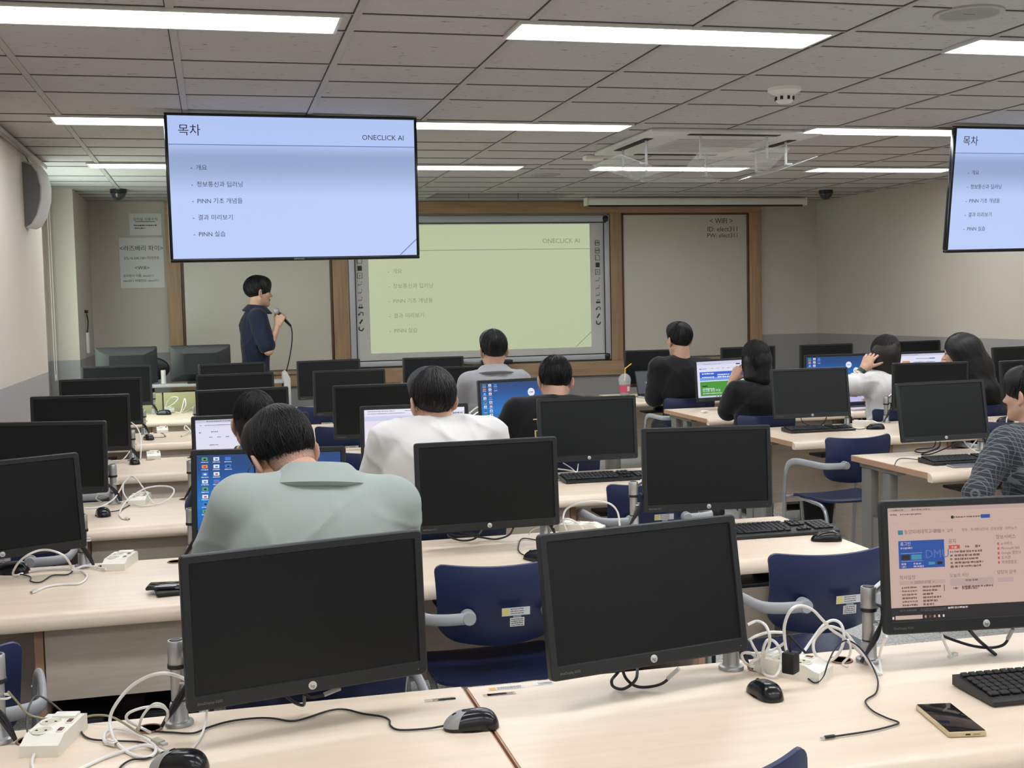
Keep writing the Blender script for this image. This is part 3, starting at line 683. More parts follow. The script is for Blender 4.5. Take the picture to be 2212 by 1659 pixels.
def green_screen(q, x0, x1, z0, z1, y):
    w, h = x1-x0, z1-z0; y -= .0003
    rectf(q, x0, x1, z0, z1, 0, 1, 0, .09, y, 7); q.scribble(x0+.1*w, x0+.4*w, z1-.08*h, .004, y-.0002, 6); rectf(q, x0, x1, z0, z1, .66, .73, .085, .115, y-.0002, 5)
    rectf(q, x0, x1, z0, z1, .04, .07, .19, .215, y, 2); q.scribble(x0+.08*w, x0+.16*w, z1-.2*h, .006, y, 2)
    for k in range(6): q.scribble(x0+(.24+.09*k)*w, x0+(.28+.09*k)*w, z1-.2*h, .005, y, 6)
    rectf(q, x0, x1, z0, z1, .04, .95, .29, .53, y, 2); rectf(q, x0, x1, z0, z1, .04, .95, .44, .53, y-.0001, 3)
    for a, b in ((.08, .34), (.08, .44), (.34, .38), (.34, .44)): q.scribble(x0+a*w, x0+(a+.2)*w, z1-b*h, .012, y-.0003, 1)
    rectf(q, x0, x1, z0, z1, .04, .95, .56, .955, y, 4); rectf(q, x0, x1, z0, z1, .07, .16, .67, .7, y-.0002, 5)
    q.text('참고를 충청 취업', x0+.08*w, z1-.84*h, .022, y-.0002, 1); q.scribble(x0+.08*w, x0+.28*w, z1-.76*h, .008, y-.0002, 1); q.scribble(x0+.08*w, x0+.4*w, z1-.89*h, .007, y-.0002, 1)
    rectf(q, x0, x1, z0, z1, 0, 1, .955, 1, y, 7)
    for k in range(4): rectf(q, x0, x1, z0, z1, .3+.05*k, .32+.05*k, .965, .99, y-.0002, 5)
    return [emat('page_pale', (222, 222, 244), .95), PAL[1], emat('banner_blue', (40, 92, 206), .95), emat('banner_sky', (108, 156, 230), .95), emat('banner_green', (66, 150, 48), .95), PAL[5], PAL[7], emat('tab_lilac', (210, 210, 236), .9)]
RF = rectf
def portal_screen(q, x0, x1, z0, z1, y):
    w, h = x1-x0, z1-z0; y -= .0003
    def s(a, b, c, sz, mi=1): q.scribble(x0+.67*a*w, x0+.67*b*w, z1-c*h, sz, y, mi)
    def tx(t, a, c, sz, mi=1, al='l'): q.text(t, x0+.67*a*w, z1-c*h, sz*.82, y-.0002, mi, align=al)
    def rectf(q, x0, x1, z0, z1, a, b, c, d, y, mi): RF(q, x0, x1, z0, z1, a*.67, b*.67 if b < 1 else 1, c, d, y, mi)
    rectf(q, x0, x1, z0, z1, 0, 1, 0, .035, y, 2); s(.02, .13, .02, .004); s(.19, .34, .02, .004); s(.02, .07, .06, .004); s(.1, .27, .06, .0035)
    s(.53, .76, .1, .004); rectf(q, x0, x1, z0, z1, .745, .82, .085, .118, y-.0002, 3); rectf(q, x0, x1, z0, z1, 0, 1, .14, .142, y, 2)
    rectf(q, x0, x1, z0, z1, .075, .115, .2, .24, y, 4); tx('동양미래대학교 포털', .125, .232, .0135)
    for k, t in enumerate(('대학소개', '입학', '학부 · 학과', '학사안내', '진로생활', '대학뉴스')): tx(t, .35+.118*k, .23, .0105)
    rectf(q, x0, x1, z0, z1, .075, .44, .295, .54, y, 3); tx('로그인', .09, .335, .012, 5); s(.09, .19, .36, .005, 5)
    rectf(q, x0, x1, z0, z1, .09, .26, .405, .407, y-.0003, 5); rectf(q, x0, x1, z0, z1, .09, .26, .475, .477, y-.0003, 5); rectf(q, x0, x1, z0, z1, .095, .165, .42, .465, y-.0002, 6); rectf(q, x0, x1, z0, z1, .175, .255, .42, .465, y-.0002, 7)
    tx('DMU', .29, .455, .034, 8); s(.105, .155, .443, .006, 5); s(.185, .245, .443, .006, 5); s(.09, .13, .5, .005, 5); s(.19, .25, .5, .005, 5); s(.09, .13, .525, .005, 5); s(.19, .27, .525, .005, 5); rectf(q, x0, x1, z0, z1, .31, .36, .49, .515, y-.0002, 7); rectf(q, x0, x1, z0, z1, .38, .42, .49, .515, y-.0002, 6)
    tx('공지', .475, .33, .014); rectf(q, x0, x1, z0, z1, .475, .565, .35, .385, y, 9); s(.5, .54, .368, .006, 5); s(.61, .64, .368, .006); s(.69, .73, .368, .006)
    for k in range(5): s(.485, .51, .41+.033*k, .006); s(.52, .75-.02*(k % 3), .41+.033*k, .0055)
    tx('정보서비스', .86, .31, .014)
    for k, t in enumerate(('e-서비스', 'Microsoft 365', 'Google 캘린더', '도서관', '학생증발급')): rectf(q, x0, x1, z0, z1, .87, .885, .345+.042*k, .367+.042*k, y, 9); tx(t, .9, .367+.042*k, .0105)
    tx('학사일정', .075, .635, .0135); tx('오늘의 식단', .475, .635, .0125); tx('담당자 검색', .86, .625, .0125)
    rectf(q, x0, x1, z0, z1, .075, .44, .65, .685, y, 2); rectf(q, x0, x1, z0, z1, .475, .83, .65, .715, y, 2); rectf(q, x0, x1, z0, z1, .86, .99, .66, .7, y, 2)
    tx('<  2025년 07월  >', .255, .677, .010, 1, 'c'); s(.6, .7, .668, .006)
    for k in range(6): s(.09, .21, .71+.031*k, .0045); s(.255, .40-.03*(k % 3), .71+.031*k, .0055)
    rectf(q, x0, x1, z0, z1, .425, .43, .70, .755, y, 6); s(.5, .54, .735, .005); s(.57, .82, .725, .005); s(.57, .7, .742, .005)
    rectf(q, x0, x1, z0, z1, 0, 1, .885, 1, y, 6); rectf(q, x0, x1, z0, z1, .03, .245, .955, .99, y-.0002, 0); s(.06, .2, .972, .005)
    s(.07, .2, .912, .006, 10); s(.23, .44, .906, .004, 10); s(.23, .44, .92, .004, 10); s(.45, .61, .906, .005, 5); rectf(q, x0, x1, z0, z1, .006, .02, .962, .985, y-.0002, 5)
    for k in range(5): rectf(q, x0, x1, z0, z1, .262+.036*k, .276+.036*k, .962, .984, y-.0002, (11, 10, 11, 5, 5)[k])
    for a, c in ((.53, .1),): q.lathe([(.004, 0), (.0001, .0002)], 14, 6, M=T(x0+.345*w, y, z1-.1*h, rx=math.pi/2))
    e = lambda n, c: emat('portal_'+n, c, .8)
    return [e('page', (212, 182, 170)), e('ink', (120, 92, 88)), e('bar', (196, 170, 162)), e('blue', (38, 82, 168)), e('teal', (60, 130, 160)), e('pale', (238, 222, 216)), e('dark', (34, 30, 34)), e('cyan', (70, 150, 180)), e('ghost', (90, 124, 186)), e('red', (214, 84, 72)), e('grey', (96, 88, 90)), e('gold', (206, 160, 110))]
def bear_screen(q, x0, x1, z0, z1, y):
    w, h = x1-x0, z1-z0; y -= .0003
    rectf(q, x0, x1, z0, z1, 0, 1, 0, .06, y, 2); q.scribble(x0+.05*w, x0+.5*w, z1-.03*h, .004, y-.0002, 3); q.scribble(x0+.45*w, x0+.75*w, z1-.14*h, .006, y, 3); rectf(q, x0, x1, z0, z1, .7, .8, .125, .155, y, 4)
    for k in range(3): q.scribble(x0+.4*w, x0+.8*w, z1-(.24+.08*k)*h, .007, y, 3)
    rectf(q, x0, x1, z0, z1, .2, .34, .2, .3, y, 5); rectf(q, x0, x1, z0, z1, .17, .37, .3, .5, y, 6); rectf(q, x0, x1, z0, z1, .05, .95, .56, .8, y, 2)
    return [emat('page_white2', (226, 228, 246), .95), PAL[1], emat('tab_grey2', (204, 208, 232), .9), PAL[7], PAL[2], PAL[8], PAL[5]]
POS = {'L2r': (0.166, 2.491, 0.978, 11.4, -2.1, -0.3), 'C1r': (0.916, 2.508, 0.963, 11.4, -9.9, 0.4), 'C2r': (1.754, 2.480, 0.978, -4.3, -6.2, 0.8),
 'C1e': (0.939, 4.233, 0.964, 0.4, -3.7, -0.1), 'C2e': (1.840, 4.336, 0.962, -1.3, -4.6, 0.9), 'L2e': (0.161, 4.254, 0.971, -4.4, -4.1, 0.9), 'L1e': (-0.721, 4.235, 0.975, 12.1, -3.3, -2.2),
 'C2d': (1.824, 5.835, 0.973, 1.9, -4.2, 0.3), 'R1d': (3.840, 5.792, 0.984, -2.0, -10.8, -0.6), 'R1c': (3.855, 7.327, 0.979, -6.1, -9.5, -0.3), 'L2d': (0.139, 5.662, 0.972, -0.9, 1.0, 0.1),
 'C1d': (0.926, 5.787, 0.974, 0.4, -0.6, 0.5), 'C2c': (1.828, 7.352, 0.979, 16.8, -5.9, 0.6), 'L1d': (-0.763, 5.709, 0.973, -6.3, -0.1, 1.0), 'L1c': (-0.774, 7.302, 0.980, 3.7, 1.5, 0.6),
 'L1b': (-0.799, 8.854, 0.990, 3.4, 0.7, 0.2), 'L1a': (-0.826, 10.644, 0.995, 1.7, -0.1, 0.2), 'L2c': (0.139, 7.308, 0.984, -0.1, 0.5, -0.5), 'L2b': (0.122, 8.886, 0.990, -0.3, 0.4, -0.3),
 'L2a': (0.126, 10.640, 0.986, 0.0, 0.1, -0.3), 'C1c': (0.948, 7.363, 0.976, -0.7, 0.5, -0.1), 'C1b': (0.955, 8.985, 0.983, 7.8, -1.8, 0.5), 'C1a': (0.956, 10.695, 0.984, 3.1, -0.9, -0.3),
 'C2b': (1.876, 8.946, 0.982, 13.2, -0.2, 0.9), 'C2a': (1.888, 10.662, 0.981, 3.0, -0.1, 0.1), 'R1b': (3.971, 8.944, 0.974, 0.5, -4.1, -0.9), 'R1a': (3.979, 10.655, 0.982, -0.3, -0.1, 0.2),
 'R2a': (4.950, 10.654, 0.984, -0.9, -0.0, -0.3), 'Q1a': (5.777, 10.654, 0.984, -1.6, -0.0, -0.1), 'Q2a': (6.749, 10.657, 0.986, 0.4, -0.1, -0.3), 'R2b': (4.917, 8.920, 0.978, -1.8, -0.0, 0.1),
 'Q1b': (5.683, 8.921, 0.976, 0.0, -0.0, -0.0), 'R2c': (4.770, 7.346, 0.985, -8.8, 0.0, 0.3), 'Q1c': (5.601, 7.355, 0.978, 1.3, -5.3, -0.6), 'Q2b': (6.648, 8.906, 0.992, 2.7, -5.8, -0.3)}
WR = dict(r=.513, e=.532, d=.532, c=.542, b=.55, a=.562)
LIT = {'L2e': (desktop_screen(False), 'monitor showing a blue desktop in front of the grey-green shirted person'), 'L2d': (search_screen, 'monitor with a white web page beyond the person with bowed head'),
       'C1d': (pastel_screen, 'monitor with a pastel web page in front of the white shirted man'), 'C2c': (desktop_screen(True), 'monitor showing a blue desktop left of the black lettered shirt'),
       'R1b': (green_screen, 'monitor showing a green and blue web page before the bob-haired woman'), 'R2b': (desktop_screen(True), 'monitor with blue desktop behind the woman holding her head'),
       'Q1b': (bear_screen, 'monitor with white web page left of the long-haired woman'), 'C2r': (portal_screen, 'large nearest monitor with a pinkish web portal, at right edge')}
SPECIAL = {'L2r': 'switched-off monitor nearest the camera at lower left, black cable mouse below', 'C1r': 'switched-off monitor nearest the camera at lower centre-right, tilted',
           'R1a': 'switched-off monitor behind the laptop of the man with glasses', 'L1e': 'switched-off monitor cut by the left edge on the second desk row'}
SEATN = {'L1': 'seat by left wall', 'L2': 'right seat of left bench', 'C1': 'left seat of middle bench', 'C2': 'right seat of middle bench', 'R1': 'first seat right of aisle', 'R2': 'second seat right of aisle', 'Q1': 'third seat right of aisle', 'Q2': 'fourth seat right of aisle'}
M_armb = mat('arm_black', (24, 24, 24), .5)
PROTO = {}
def monitor_arm(px, py, MM, label, top=.922):
    t = thing('monitor_arm', label, 'monitor arm', (px, py, DZ+.0008), group='silver monitor poles on the desks')
    m = MB(); m.lathe([(.030, 0), (.030, .005), (.0285, .0075), (.0215, .009), (.0195, .012), (.0190, .044), (.0175, .047)], 28); m.build('base', M_alu, t)
    m = MB(); m.lathe([(.0148, .04), (.0148, .15)], 24); m.lathe([(.0153, .050), (.0153, .0535)], 24, 1); m.build('pole', [M_alu, M_blk], t)
    h = top-DZ
    m = MB(); m.lathe([(.0175, .128), (.0185, .13), (.0185, h-.002), (.0172, h), (.0145, h), (.0138, h-.004), (.001, h-.004)], 28); m.lathe([(.0148, h-.003), (.012, h+.0015), (.001, h+.001)], 20, 1); m.build('sleeve', [M_alu, M_blk], t)
    m = MB(); m.lathe([(.0180, .122), (.0200, .123), (.0200, .131), (.0180, .132)], 28, cap=False); m.build('stop_ring', M_blk, t)
    m = MB(); m.lathe([(.0152, .090), (.0162, .091), (.0162, .094), (.0152, .095)], 20, cap=False, M=T(ry=.12)); m.box((.02, -.005, .098), (.012, .004, .004)); m.build('cable_tie', M_white, t)
    L = T(px, py, DZ).inverted() @ MM
    v = L @ Vector((0, .088, -.02 if h > .1 else 0)); e = L @ Vector((0, .074, -.02))
    q = L.inverted() @ Vector((0, .012, h-.025)); m = MB(); m.tube([(0, .004, h-.025), tuple(L @ Vector((q.x*.55, .098, -.015))), tuple(v)], .009, n=10, sp=4); m.build('arm', M_alu, t)
    m = MB(); m.box((0, .0665, 0), (.10, .012, .10), r=.004, M=L); m.box((0, .082, -.02), (.05, .03, .04), r=.006, M=L); m.build('mount_plate', M_blk, t)
    d = 1 if v.x > 0 else -1
    m = MB()
    for k in range(3): m.tube([(d*(.03+.006*k), .012-.01*k, h-.05), (d*.028, -.012-.004*k, .13), (d*.022, -.02, .097), (-d*.004+.006*k, -.025, .06), (-d*.035, -.03+.004*k, .007)], .0035, n=6, sp=4)
    m.build('cable_bundle', M_bcable, t)
    return t
for k, p in POS.items():
    r = k[-1]; w = WR[r]
    M = Matrix.Translation(p[:3]) @ Matrix.Rotation(R(p[3]), 4, 'Z') @ Matrix.Rotation(R(p[4]), 4, 'X') @ Matrix.Rotation(R(p[5]), 4, 'Y')
    if k in LIT: make_monitor(w, M, LIT[k][1], LIT[k][0])
    else:
        lb = SPECIAL.get(k, f'switched-off black monitor, {ROWN[r]} desk row, {SEATN[k[:2]]}')
        if r in PROTO: dup(PROTO[r], M, lb)
        else: PROTO[r] = make_monitor(w, M, lb)
    s = {'L1': .27, 'L2': -.278, 'C1': .235, 'C2': -.30, 'R1': .285, 'R2': -.30, 'Q1': .29, 'Q2': -.29}[k[:2]]
    px, py = (M @ Vector((s*w/.532, .088, 0)))[:2]
    if r == 'r': px, py = {'L2r': (-.107, 2.612), 'C1r': (1.162, 2.612), 'C2r': (1.498, 2.565)}[k]
    back = ROWY[k[0]][r][1]
    monitor_arm(px, min(py, back-.045), M, f'silver monitor pole with black ring, {ROWN[r]} desk row, {SEATN[k[:2]]}')
M = T(-.74, 2.50, .96)
make_monitor(.513, M, 'switched-off black monitor on the nearest desk row, beyond the left edge')
monitor_arm(-.466, 2.619, M, 'silver monitor pole at the lower left corner of the photo, cut by its edge')

# ---------------------------------------------------------------- chairs
def sq2rr(a, b, ra, rb):
    """square [-1,1]^2 to a rectangle with rounded corners"""
    if abs(a) > 1-ra and abs(b) > 1-rb:
        u, v = (abs(a)-1+ra)/ra, (abs(b)-1+rb)/rb
        return math.copysign(1-ra+ra*u*math.sqrt(1-v*v/2), a), math.copysign(1-rb+rb*v*math.sqrt(1-u*u/2), b)
    return a, b
def shell(w, h, curve):
    """curved plastic back: rounded outline, bowed around the sitter; x right, z up"""
    def f(u, v):
        a, b = 2*u-1, 2*v-1
        s, q = sq2rr(a, b, .14 if b > 0 else .32, .22 if b > 0 else .45)
        z = q*h/2-(.028*(1-s*s)*max(0, -q))-.008*(1-s*s)*max(0, q)
        return (s*w/2*(1+.04*q), curve*s*s-.018*q+.03*q*q, z), (-2*curve*s, 1, .1)
    return f
def make_chair(M, label):
    t = thing('classroom_chair', label, 'chair', M=M, group='navy plastic classroom chairs')
    m = MB(); m.grid(shell(.43, .25, .055), 26, 20, th=-.009, M=T(0, -.215, .69, rx=.10)); m.build('backrest', M_blue, t, smooth=60)
    def seat(u, v):
        a, b = 2*u-1, 2*v-1
        s, q = sq2rr(a, b, .3, .3)
        return (s*.22, q*.215, .452+.007*abs(s)**2-.03*max(0, q-.6)**2*4-.006*(1-q*q)), (0, 0, 1)
    m = MB(); m.grid(seat, 16, 16, th=.011); m.build('seat', M_blue, t, smooth=60)
    for s in (-1, 1):
        a = MB(); q = [(s*.13, -.232, .66), (s*.205, -.228, .66), (s*.258, -.19, .66), (s*.268, -.08, .662), (s*.268, .06, .66), (s*.262, .15, .635), (s*.258, .19, .58)]
        P = spline(q, 6); n = 12; vs = []; fs = []
        for i, p in enumerate(P):
            tn = P[min(i+1, len(P)-1)]-P[max(i-1, 0)]; tn /= np.linalg.norm(tn); sd = np.cross(tn, (0, 0, 1.)); sd /= np.linalg.norm(sd)+1e-9; up = np.cross(sd, tn)
            for k in range(n): an = 2*math.pi*k/n; vs.append(tuple(p+.010*math.cos(an)*sd+.0185*math.sin(an)*up))
        for i in range(len(P)-1):
            for k in range(n): b, c = i*n+k, i*n+(k+1) % n; fs.append((b, b+n, c+n, c))
        fs += [tuple(range(n)), tuple(reversed(range((len(P)-1)*n, len(P)*n)))]
        a.add(vs, fs); a.lathe([(.024, -.022), (.024, -.004), (.021, -.004), (.021, .012), (.019, .015), (.001, .015)], 24, M=T(s*.13, -.228, .66, rx=math.pi/2)); a.build('armrest', M_armg, t, smooth=45)
        l = MB(); l.tube([(s*.258, .185, .60), (s*.256, .205, .5), (s*.25, .225, .3), (s*.245, .235, .02)], .0115, n=10); l.build('leg', M_tube, t)
        f = MB(); f.lathe([(.014, 0), (.014, .03), (.012, .034)], 12, M=T(s*.245, .235, 0)); f.build('foot_cap', M_dark, t)
        l = MB(); l.tube([(s*.2, .12, .43), (s*.215, -.02, .428), (s*.225, -.15, .41), (s*.232, -.2, .3), (s*.24, -.235, .02)], .0115, n=10); l.build('leg', M_tube, t)
        f = MB(); f.lathe([(.014, 0), (.014, .03), (.012, .034)], 12, M=T(s*.24, -.235, 0)); f.build('foot_cap', M_dark, t)
    m = MB(); m.tube([(-.255, .2, .43), (0, .2, .43), (.255, .2, .43)], .010, sp=0); m.box((0, -.05, .44), (.36, .05, .012)); m.box((0, .1, .44), (.36, .05, .012)); m.build('under_frame', M_tube, t)
    M2 = T(.02, -.235, .66, rx=.10)
    m = MB(); m.rect(-.048, .042, -.001, .025, -.004, 0, M2); m.rect(-.046, -.026, .001, .023, -.0043, 2, M2)
    for k in range(3): m.scribble(-.02, .022, .02-.007*k, .003, -.0043, 1, M2)
    m.rect(-.012, .014, -.008, 0, -.004, 3, M2); m.rect(-.022, .024, -.036, -.008, -.0043, 0, M2)
    for k in range(4): m.scribble(-.018, .02, -.013-.0062*k, .0035, -.0046, 1, M2)
    m.build('asset_label', [M_paper, M_ink, mat('sticker_yellow', (228, 214, 130), .6), mat('sticker_clear', (150, 156, 170), .4)], t)
    return t
CH = []
def chair(x, y, rz, label):
    M = T(x, y, 0, rz=R(rz))
    if CH: return dup(CH[0], M, label)
    CH.append(make_chair(M, label)); return CH[0]
chair(.845, 3.79, 1, 'navy chair with a small asset label between the two nearest switched-off monitors')
chair(1.87, 3.60, 2, 'navy chair with asset label, right of the lower centre monitor')
chair(.748, 2.035, 13, 'navy chair back peeking in at the bottom edge, right of centre')
chair(-.74, 3.24, 10, 'navy chair cut by the left edge beside the lower left monitor pole')
chair(3.545, 6.37, 6, 'empty navy chair turned sideways beside the aisle, on the right')
chair(1.858, 5.15, 0, 'navy chair behind the monitor pole at the right end of second row')
SE = {'L1': -.855, 'L2': .236, 'C1': .841, 'C2': 1.871, 'R1': 3.80, 'R2': 4.845, 'Q1': 5.555, 'Q2': 6.585}
OCC = {'L2e', 'L2d', 'C1d', 'C2c', 'C2b', 'R1a', 'R1b', 'R2b', 'Q1b', 'R1d'}
DONE = {'C1e', 'C2e', 'L1e', 'R1c', 'C2d'}
for r in 'edcba':
    for s in ('L1', 'L2', 'C1', 'C2', 'R1', 'R2', 'Q1', 'Q2'):
        k = s+r
        if k in DONE or k in OCC or r not in ROWY[s[0]] or k in ('L1b', 'L1a', 'L2a', 'R2d', 'Q2a'): continue
        chair(SE[s], ROWY[s[0]][r][0]+.05+random.uniform(-.03, .03), random.uniform(-2, 2), f'empty navy chair tucked under {ROWN[r]} desk row, {SEATN[s]}')
# ---------------------------------------------------------------- teacher's console at the front
def xat(px, py, Y): return ony(px, py, Y)[0]
CY = 11.08; cx0, cx1 = xat(262, 850, CY), xat(611, 850, CY); ctop = ony(450, 828, CY)[2]; ex1 = xat(628, 850, CY)
t = thing('teacher_console', 'teacher console with pale yellow-green panels below the presenter, far left front', 'console', ((cx0+cx1)/2, CY, 0)); w = cx1-cx0
m = MB(); m.box((0, .17, ctop/2-.02), (w, .31, ctop-.14)); m.build('cabinet', mat('console_grey', (96, 98, 98), .6), t)
m = MB(); m.box((0, .165, ctop-.012), (w+.02, .35, .024), r=.004); m.build('console_top', mat('console_top', (176, 178, 174), .5), t)
m = MB(); m.box((0, .17, .03), (w-.02, .29, .06)); m.build('plinth', M_blk2, t)
for i in range(4):
    m = MB(); m.box((-w/2+w*(i+.5)/4, .004, ctop/2+.03), (w/4-.012, .012, ctop-.2), r=.003); m.build('front_panel', mat('console_panel', (186, 186, 138), .5), t)
m = MB(); e = ex1-cx1; m.prism([(w/2+.012, 0), (w/2+e, 0), (w/2+e, ctop+.02), (w/2+.04, ctop+.08), (w/2+.012, ctop+.06)], -.04, .34); m.build('end_panel', mat('console_end', (196, 196, 194), .5), t)
tm = []
for q, (x, y) in enumerate(((-.786, 11.24), (-.145, 11.24))):
    M = T(x, y, ctop+.178, rz=math.pi+(.05, -.01)[q])
    o = make_monitor(.53, M, ('black back of a monitor on teacher console, beside the far left wall', 'black back of a monitor on teacher console, left of the presenter')[q], group='teacher monitors seen from behind')
    m = MB(); m.box((0, .066, -.08), (.06, .016, .14), r=.004); m.box((0, .04, -.166+.5*0+.0), (.001, .001, .001)); m.tube([(0, .068, -.14), (0, .068, -.178+.012)], .02, sp=0); m.box((0, .05, -.178+.0065), (.24, .17, .011), r=.004); m.build('stand', M_blk, o)
t = thing('office_chair', 'black oval-backed office chair behind the teacher console', 'chair', (xat(328, 775, 12.15), 12.15, 0), .1)
m = MB(); m.ell((0, 0, 1.06), (.165, .03, .115), 24, 12); m.build('backrest', M_blk, t)
m = MB(); m.tube([(0, .03, .98), (0, .06, .8), (0, .0, .55), (0, -.1, .46)], .018); m.build('back_post', M_blk, t)
m = MB(); m.box((0, -.2, .47), (.46, .44, .07), r=.03); m.build('seat', M_blk, t)
m = MB(); m.tube([(0, -.2, .44), (0, -.2, .1)], .025, sp=0)
for k in range(5): a = R(72*k); m.tube([(0, -.2, .12), (.27*math.cos(a), -.2+.27*math.sin(a), .07)], .018, sp=0); m.ell((.27*math.cos(a), -.2+.27*math.sin(a), .03), (.025, .025, .029), 8, 6)
m.build('star_base', M_blk2, t)
p = ony(353, 812, 11.25); m = MB(); m.lathe([(.022, 0), (.022, .12), (.018, .122)], 16); o = m.build('white_post', mat('post_cream', (206, 204, 194), .5)); o.location = (p[0], 11.25, ctop+.001); tag(o, 'short cream post standing between the two teacher monitors', 'post')
p = ony(1050, 783, 12.84); t = thing('document_camera', 'dark flat device on an arm below the projected slide', 'device', (p[0], 12.86, p[2]))
m = MB(); m.box((.12, -.02, 0), (.34, .12, .05), r=.01); m.build('body', M_blk, t); m = MB(); m.tube([(-.3, 0, .01), (-.1, 0, -.01), (0, 0, 0)], .014); m.tube([(.12, -.02, -.02), (.12, .03, -.05)], .012); m.build('arm', M_gray, t)

# ---------------------------------------------------------------- small things on the desks
def dk(x, y, h=0.0): return onz(x, y, DZ+h)
def zm(ox, oy, pts): return [(ox+p[0]/4.424, oy+p[1]/4.424, p[2] if len(p) > 2 else .004) for p in pts]
def cable_path(pts, r): return [dk(x, y, max(h, r+.0008)) for x, y, h in pts]
def rj45(m, a, b, mi=0):
    """clear plug from a pointing along a->b"""
    v = nz3(np.array(b)-np.array(a)); M = Matrix.Translation(tuple(a)) @ Vector((0, 1, 0)).rotation_difference(Vector(v)).to_matrix().to_4x4()
    m.box((0, .012, .0015), (.0115, .021, .008), r=.001, M=M); m.box((0, .006, .007), (.005, .02, .0015), M=M); m.box((0, -.004, 0), (.009, .014, .008), r=.002, M=M); m.box((0, .021, .002), (.009, .003, .006), mi=1, M=M)
def nz3(v): return v/(np.linalg.norm(v)+1e-12)
M_plug = mat('clear_plug', (222, 222, 216), .25); M_gold = mat('plug_gold', (190, 160, 100), .35, metal=.6)
def cable(name, label, pts, r, mt, plug=None, group=None, cat='cable'):
    P = cable_path(pts, r); o = P[0]; t = thing(name, label, cat, tuple(o), group=group)
    m = MB(); m.tube([p-o for p in P], r, n=8, sp=6); m.build('cord', mt, t)
    if plug:
        m = MB(); a, b = P[-1]-o, P[-2]-o; d = nz3(a-b); d[2] = 0; d = nz3(d)
        if plug == 'rj45': rj45(m, a, a+d); m.build('plug', [M_plug, M_gold], t)
        else:
            M = Matrix.Translation(tuple(a)) @ Vector((0, 1, 0)).rotation_difference(Vector(d)).to_matrix().to_4x4()
            if plug == 'usb': m.box((0, .012, .003), (.017, .03, .009), r=.002, M=M); m.box((0, .033, .003), (.012, .014, .0045), mi=1, M=M); m.build('plug', [mat('usb_beige', (176, 172, 150), .5), M_alu], t)
            else: m.box((0, .008, .001), (.009, .024, .006), r=.0025, M=M); m.box((0, .024, .001), (.0065, .01, .0024), r=.001, mi=1, M=M); m.build('plug', [M_blk, M_alu], t)
    return t
def power_strip(c, ang, label, s=1.0, cord=None):
    t = thing('power_strip', label, 'power strip', (c[0], c[1], DZ), R(ang), group='white power strips on the desks')
    w, l, h = .078*s, .165*s, .036*s
    m = MB(); pr = [(-l/2, 0), (l/2, 0), (l/2, h*.9), (l/2-.012*s, h), (-l/2+.035*s, h), (-l/2+.012*s, h*.72), (-l/2, h*.66)]
    m.prism([(p[0], p[1]) for p in pr], -w/2, w/2, M=T(rz=math.pi/2)); m.build('body', M_cream, t, smooth=20)
    for k in range(2):
        y = (.012-.052*k+.01)*s; m = MB(); m.lathe([(.019*s, h+.0003), (.021*s, h+.0022), (.0225*s, h+.0003)], 24, cap=False, M=T(-.014*s, y, 0)); m.lathe([(.019*s, h+.0006), (.0001, h+.0005)], 24, 1, M=T(-.014*s, y, 0))
        for q in (-1, 1): m.lathe([(.0028*s, h+.0012), (.0001, h+.0012)], 10, 2, M=T(-.014*s+q*.0095*s, y, 0))
        m.build('socket', [M_cream, mat('socket_inner', (200, 196, 172), .5), M_dark], t)
        m = MB(); m.box((.026*s, y, h+.0012), (.014*s, .022*s, .0026*s), r=.001); m.box((.026*s, y, h+.003), (.010*s, .017*s, .002*s), r=.0008, mi=1); m.build('switch', [M_cream, mat('switch_maroon', (92, 24, 34), .35)], t)
    m = MB(); m.box((.004*s, l/2-.024*s, h+.002), (.05*s, .03*s, .006*s), r=.002); m.build('breaker_cover', M_cream, t)
    return t
def mouse(c, ang, label, two=False, s=1.0, cord=None):
    t = thing('computer_mouse', label, 'mouse', (c[0], c[1], DZ), R(ang), group=None)
    def shape(u, v):
        th, ph = 2*math.pi*u, v*math.pi/2
        cx, sx = math.cos(th), math.sin(th); k = lambda a, e: math.copysign(abs(a)**e, a)
        y = .055*k(sx, .85)*(math.cos(ph)**.55); x = .031*k(cx, .8)*(math.cos(ph)**.55)*(1-.10*math.cos(sx*3)); z = .002+.034*math.sin(ph)**1.1*(1-.25*max(0, y/.055)**2-.12*(y/.055))
        return (x*s, y*s, z*s), (0, 0, 1)
    m = MB(); m.grid(shape, 36, 14); m.lathe([(.0001, .0008), (.03, .0008), (.031, .003)], 24, M=Matrix.Diagonal((s, 1.75*s, s, 1)), cap=False); m.build('body', mat('mouse_black', (20, 21, 23), .22), t, smooth=80)
    if two:
        def sh2(u, v):
            p, n = shape((.07+.36*u), .12+.80*v); return (p[0]*1.012, p[1]*1.012, p[2]+.0012), n
        m = MB(); m.grid(sh2, 16, 10); m.build('button_cover', mat('mouse_silver', (150, 152, 150), .4), t, smooth=80)
    m = MB(); m.lathe([(.007*s, -.003*s), (.008*s, 0), (.007*s, .003*s)], 16, M=T(0, .030*s, .024*s, ry=math.pi/2)); m.build('scroll_wheel', M_dark, t)
    if cord:
        Wm = t.matrix_basis.inverted() if False else (Matrix.Translation((c[0], c[1], DZ)) @ Matrix.Rotation(R(ang), 4, 'Z')).inverted()
        P = [tuple(Wm @ Vector(p)) for p in cable_path(cord, .0022)]; m = MB(); m.tube([(0, .05*s, .008)]+P, .0022, n=6); m.build('cable', M_bcable, t)
    return t
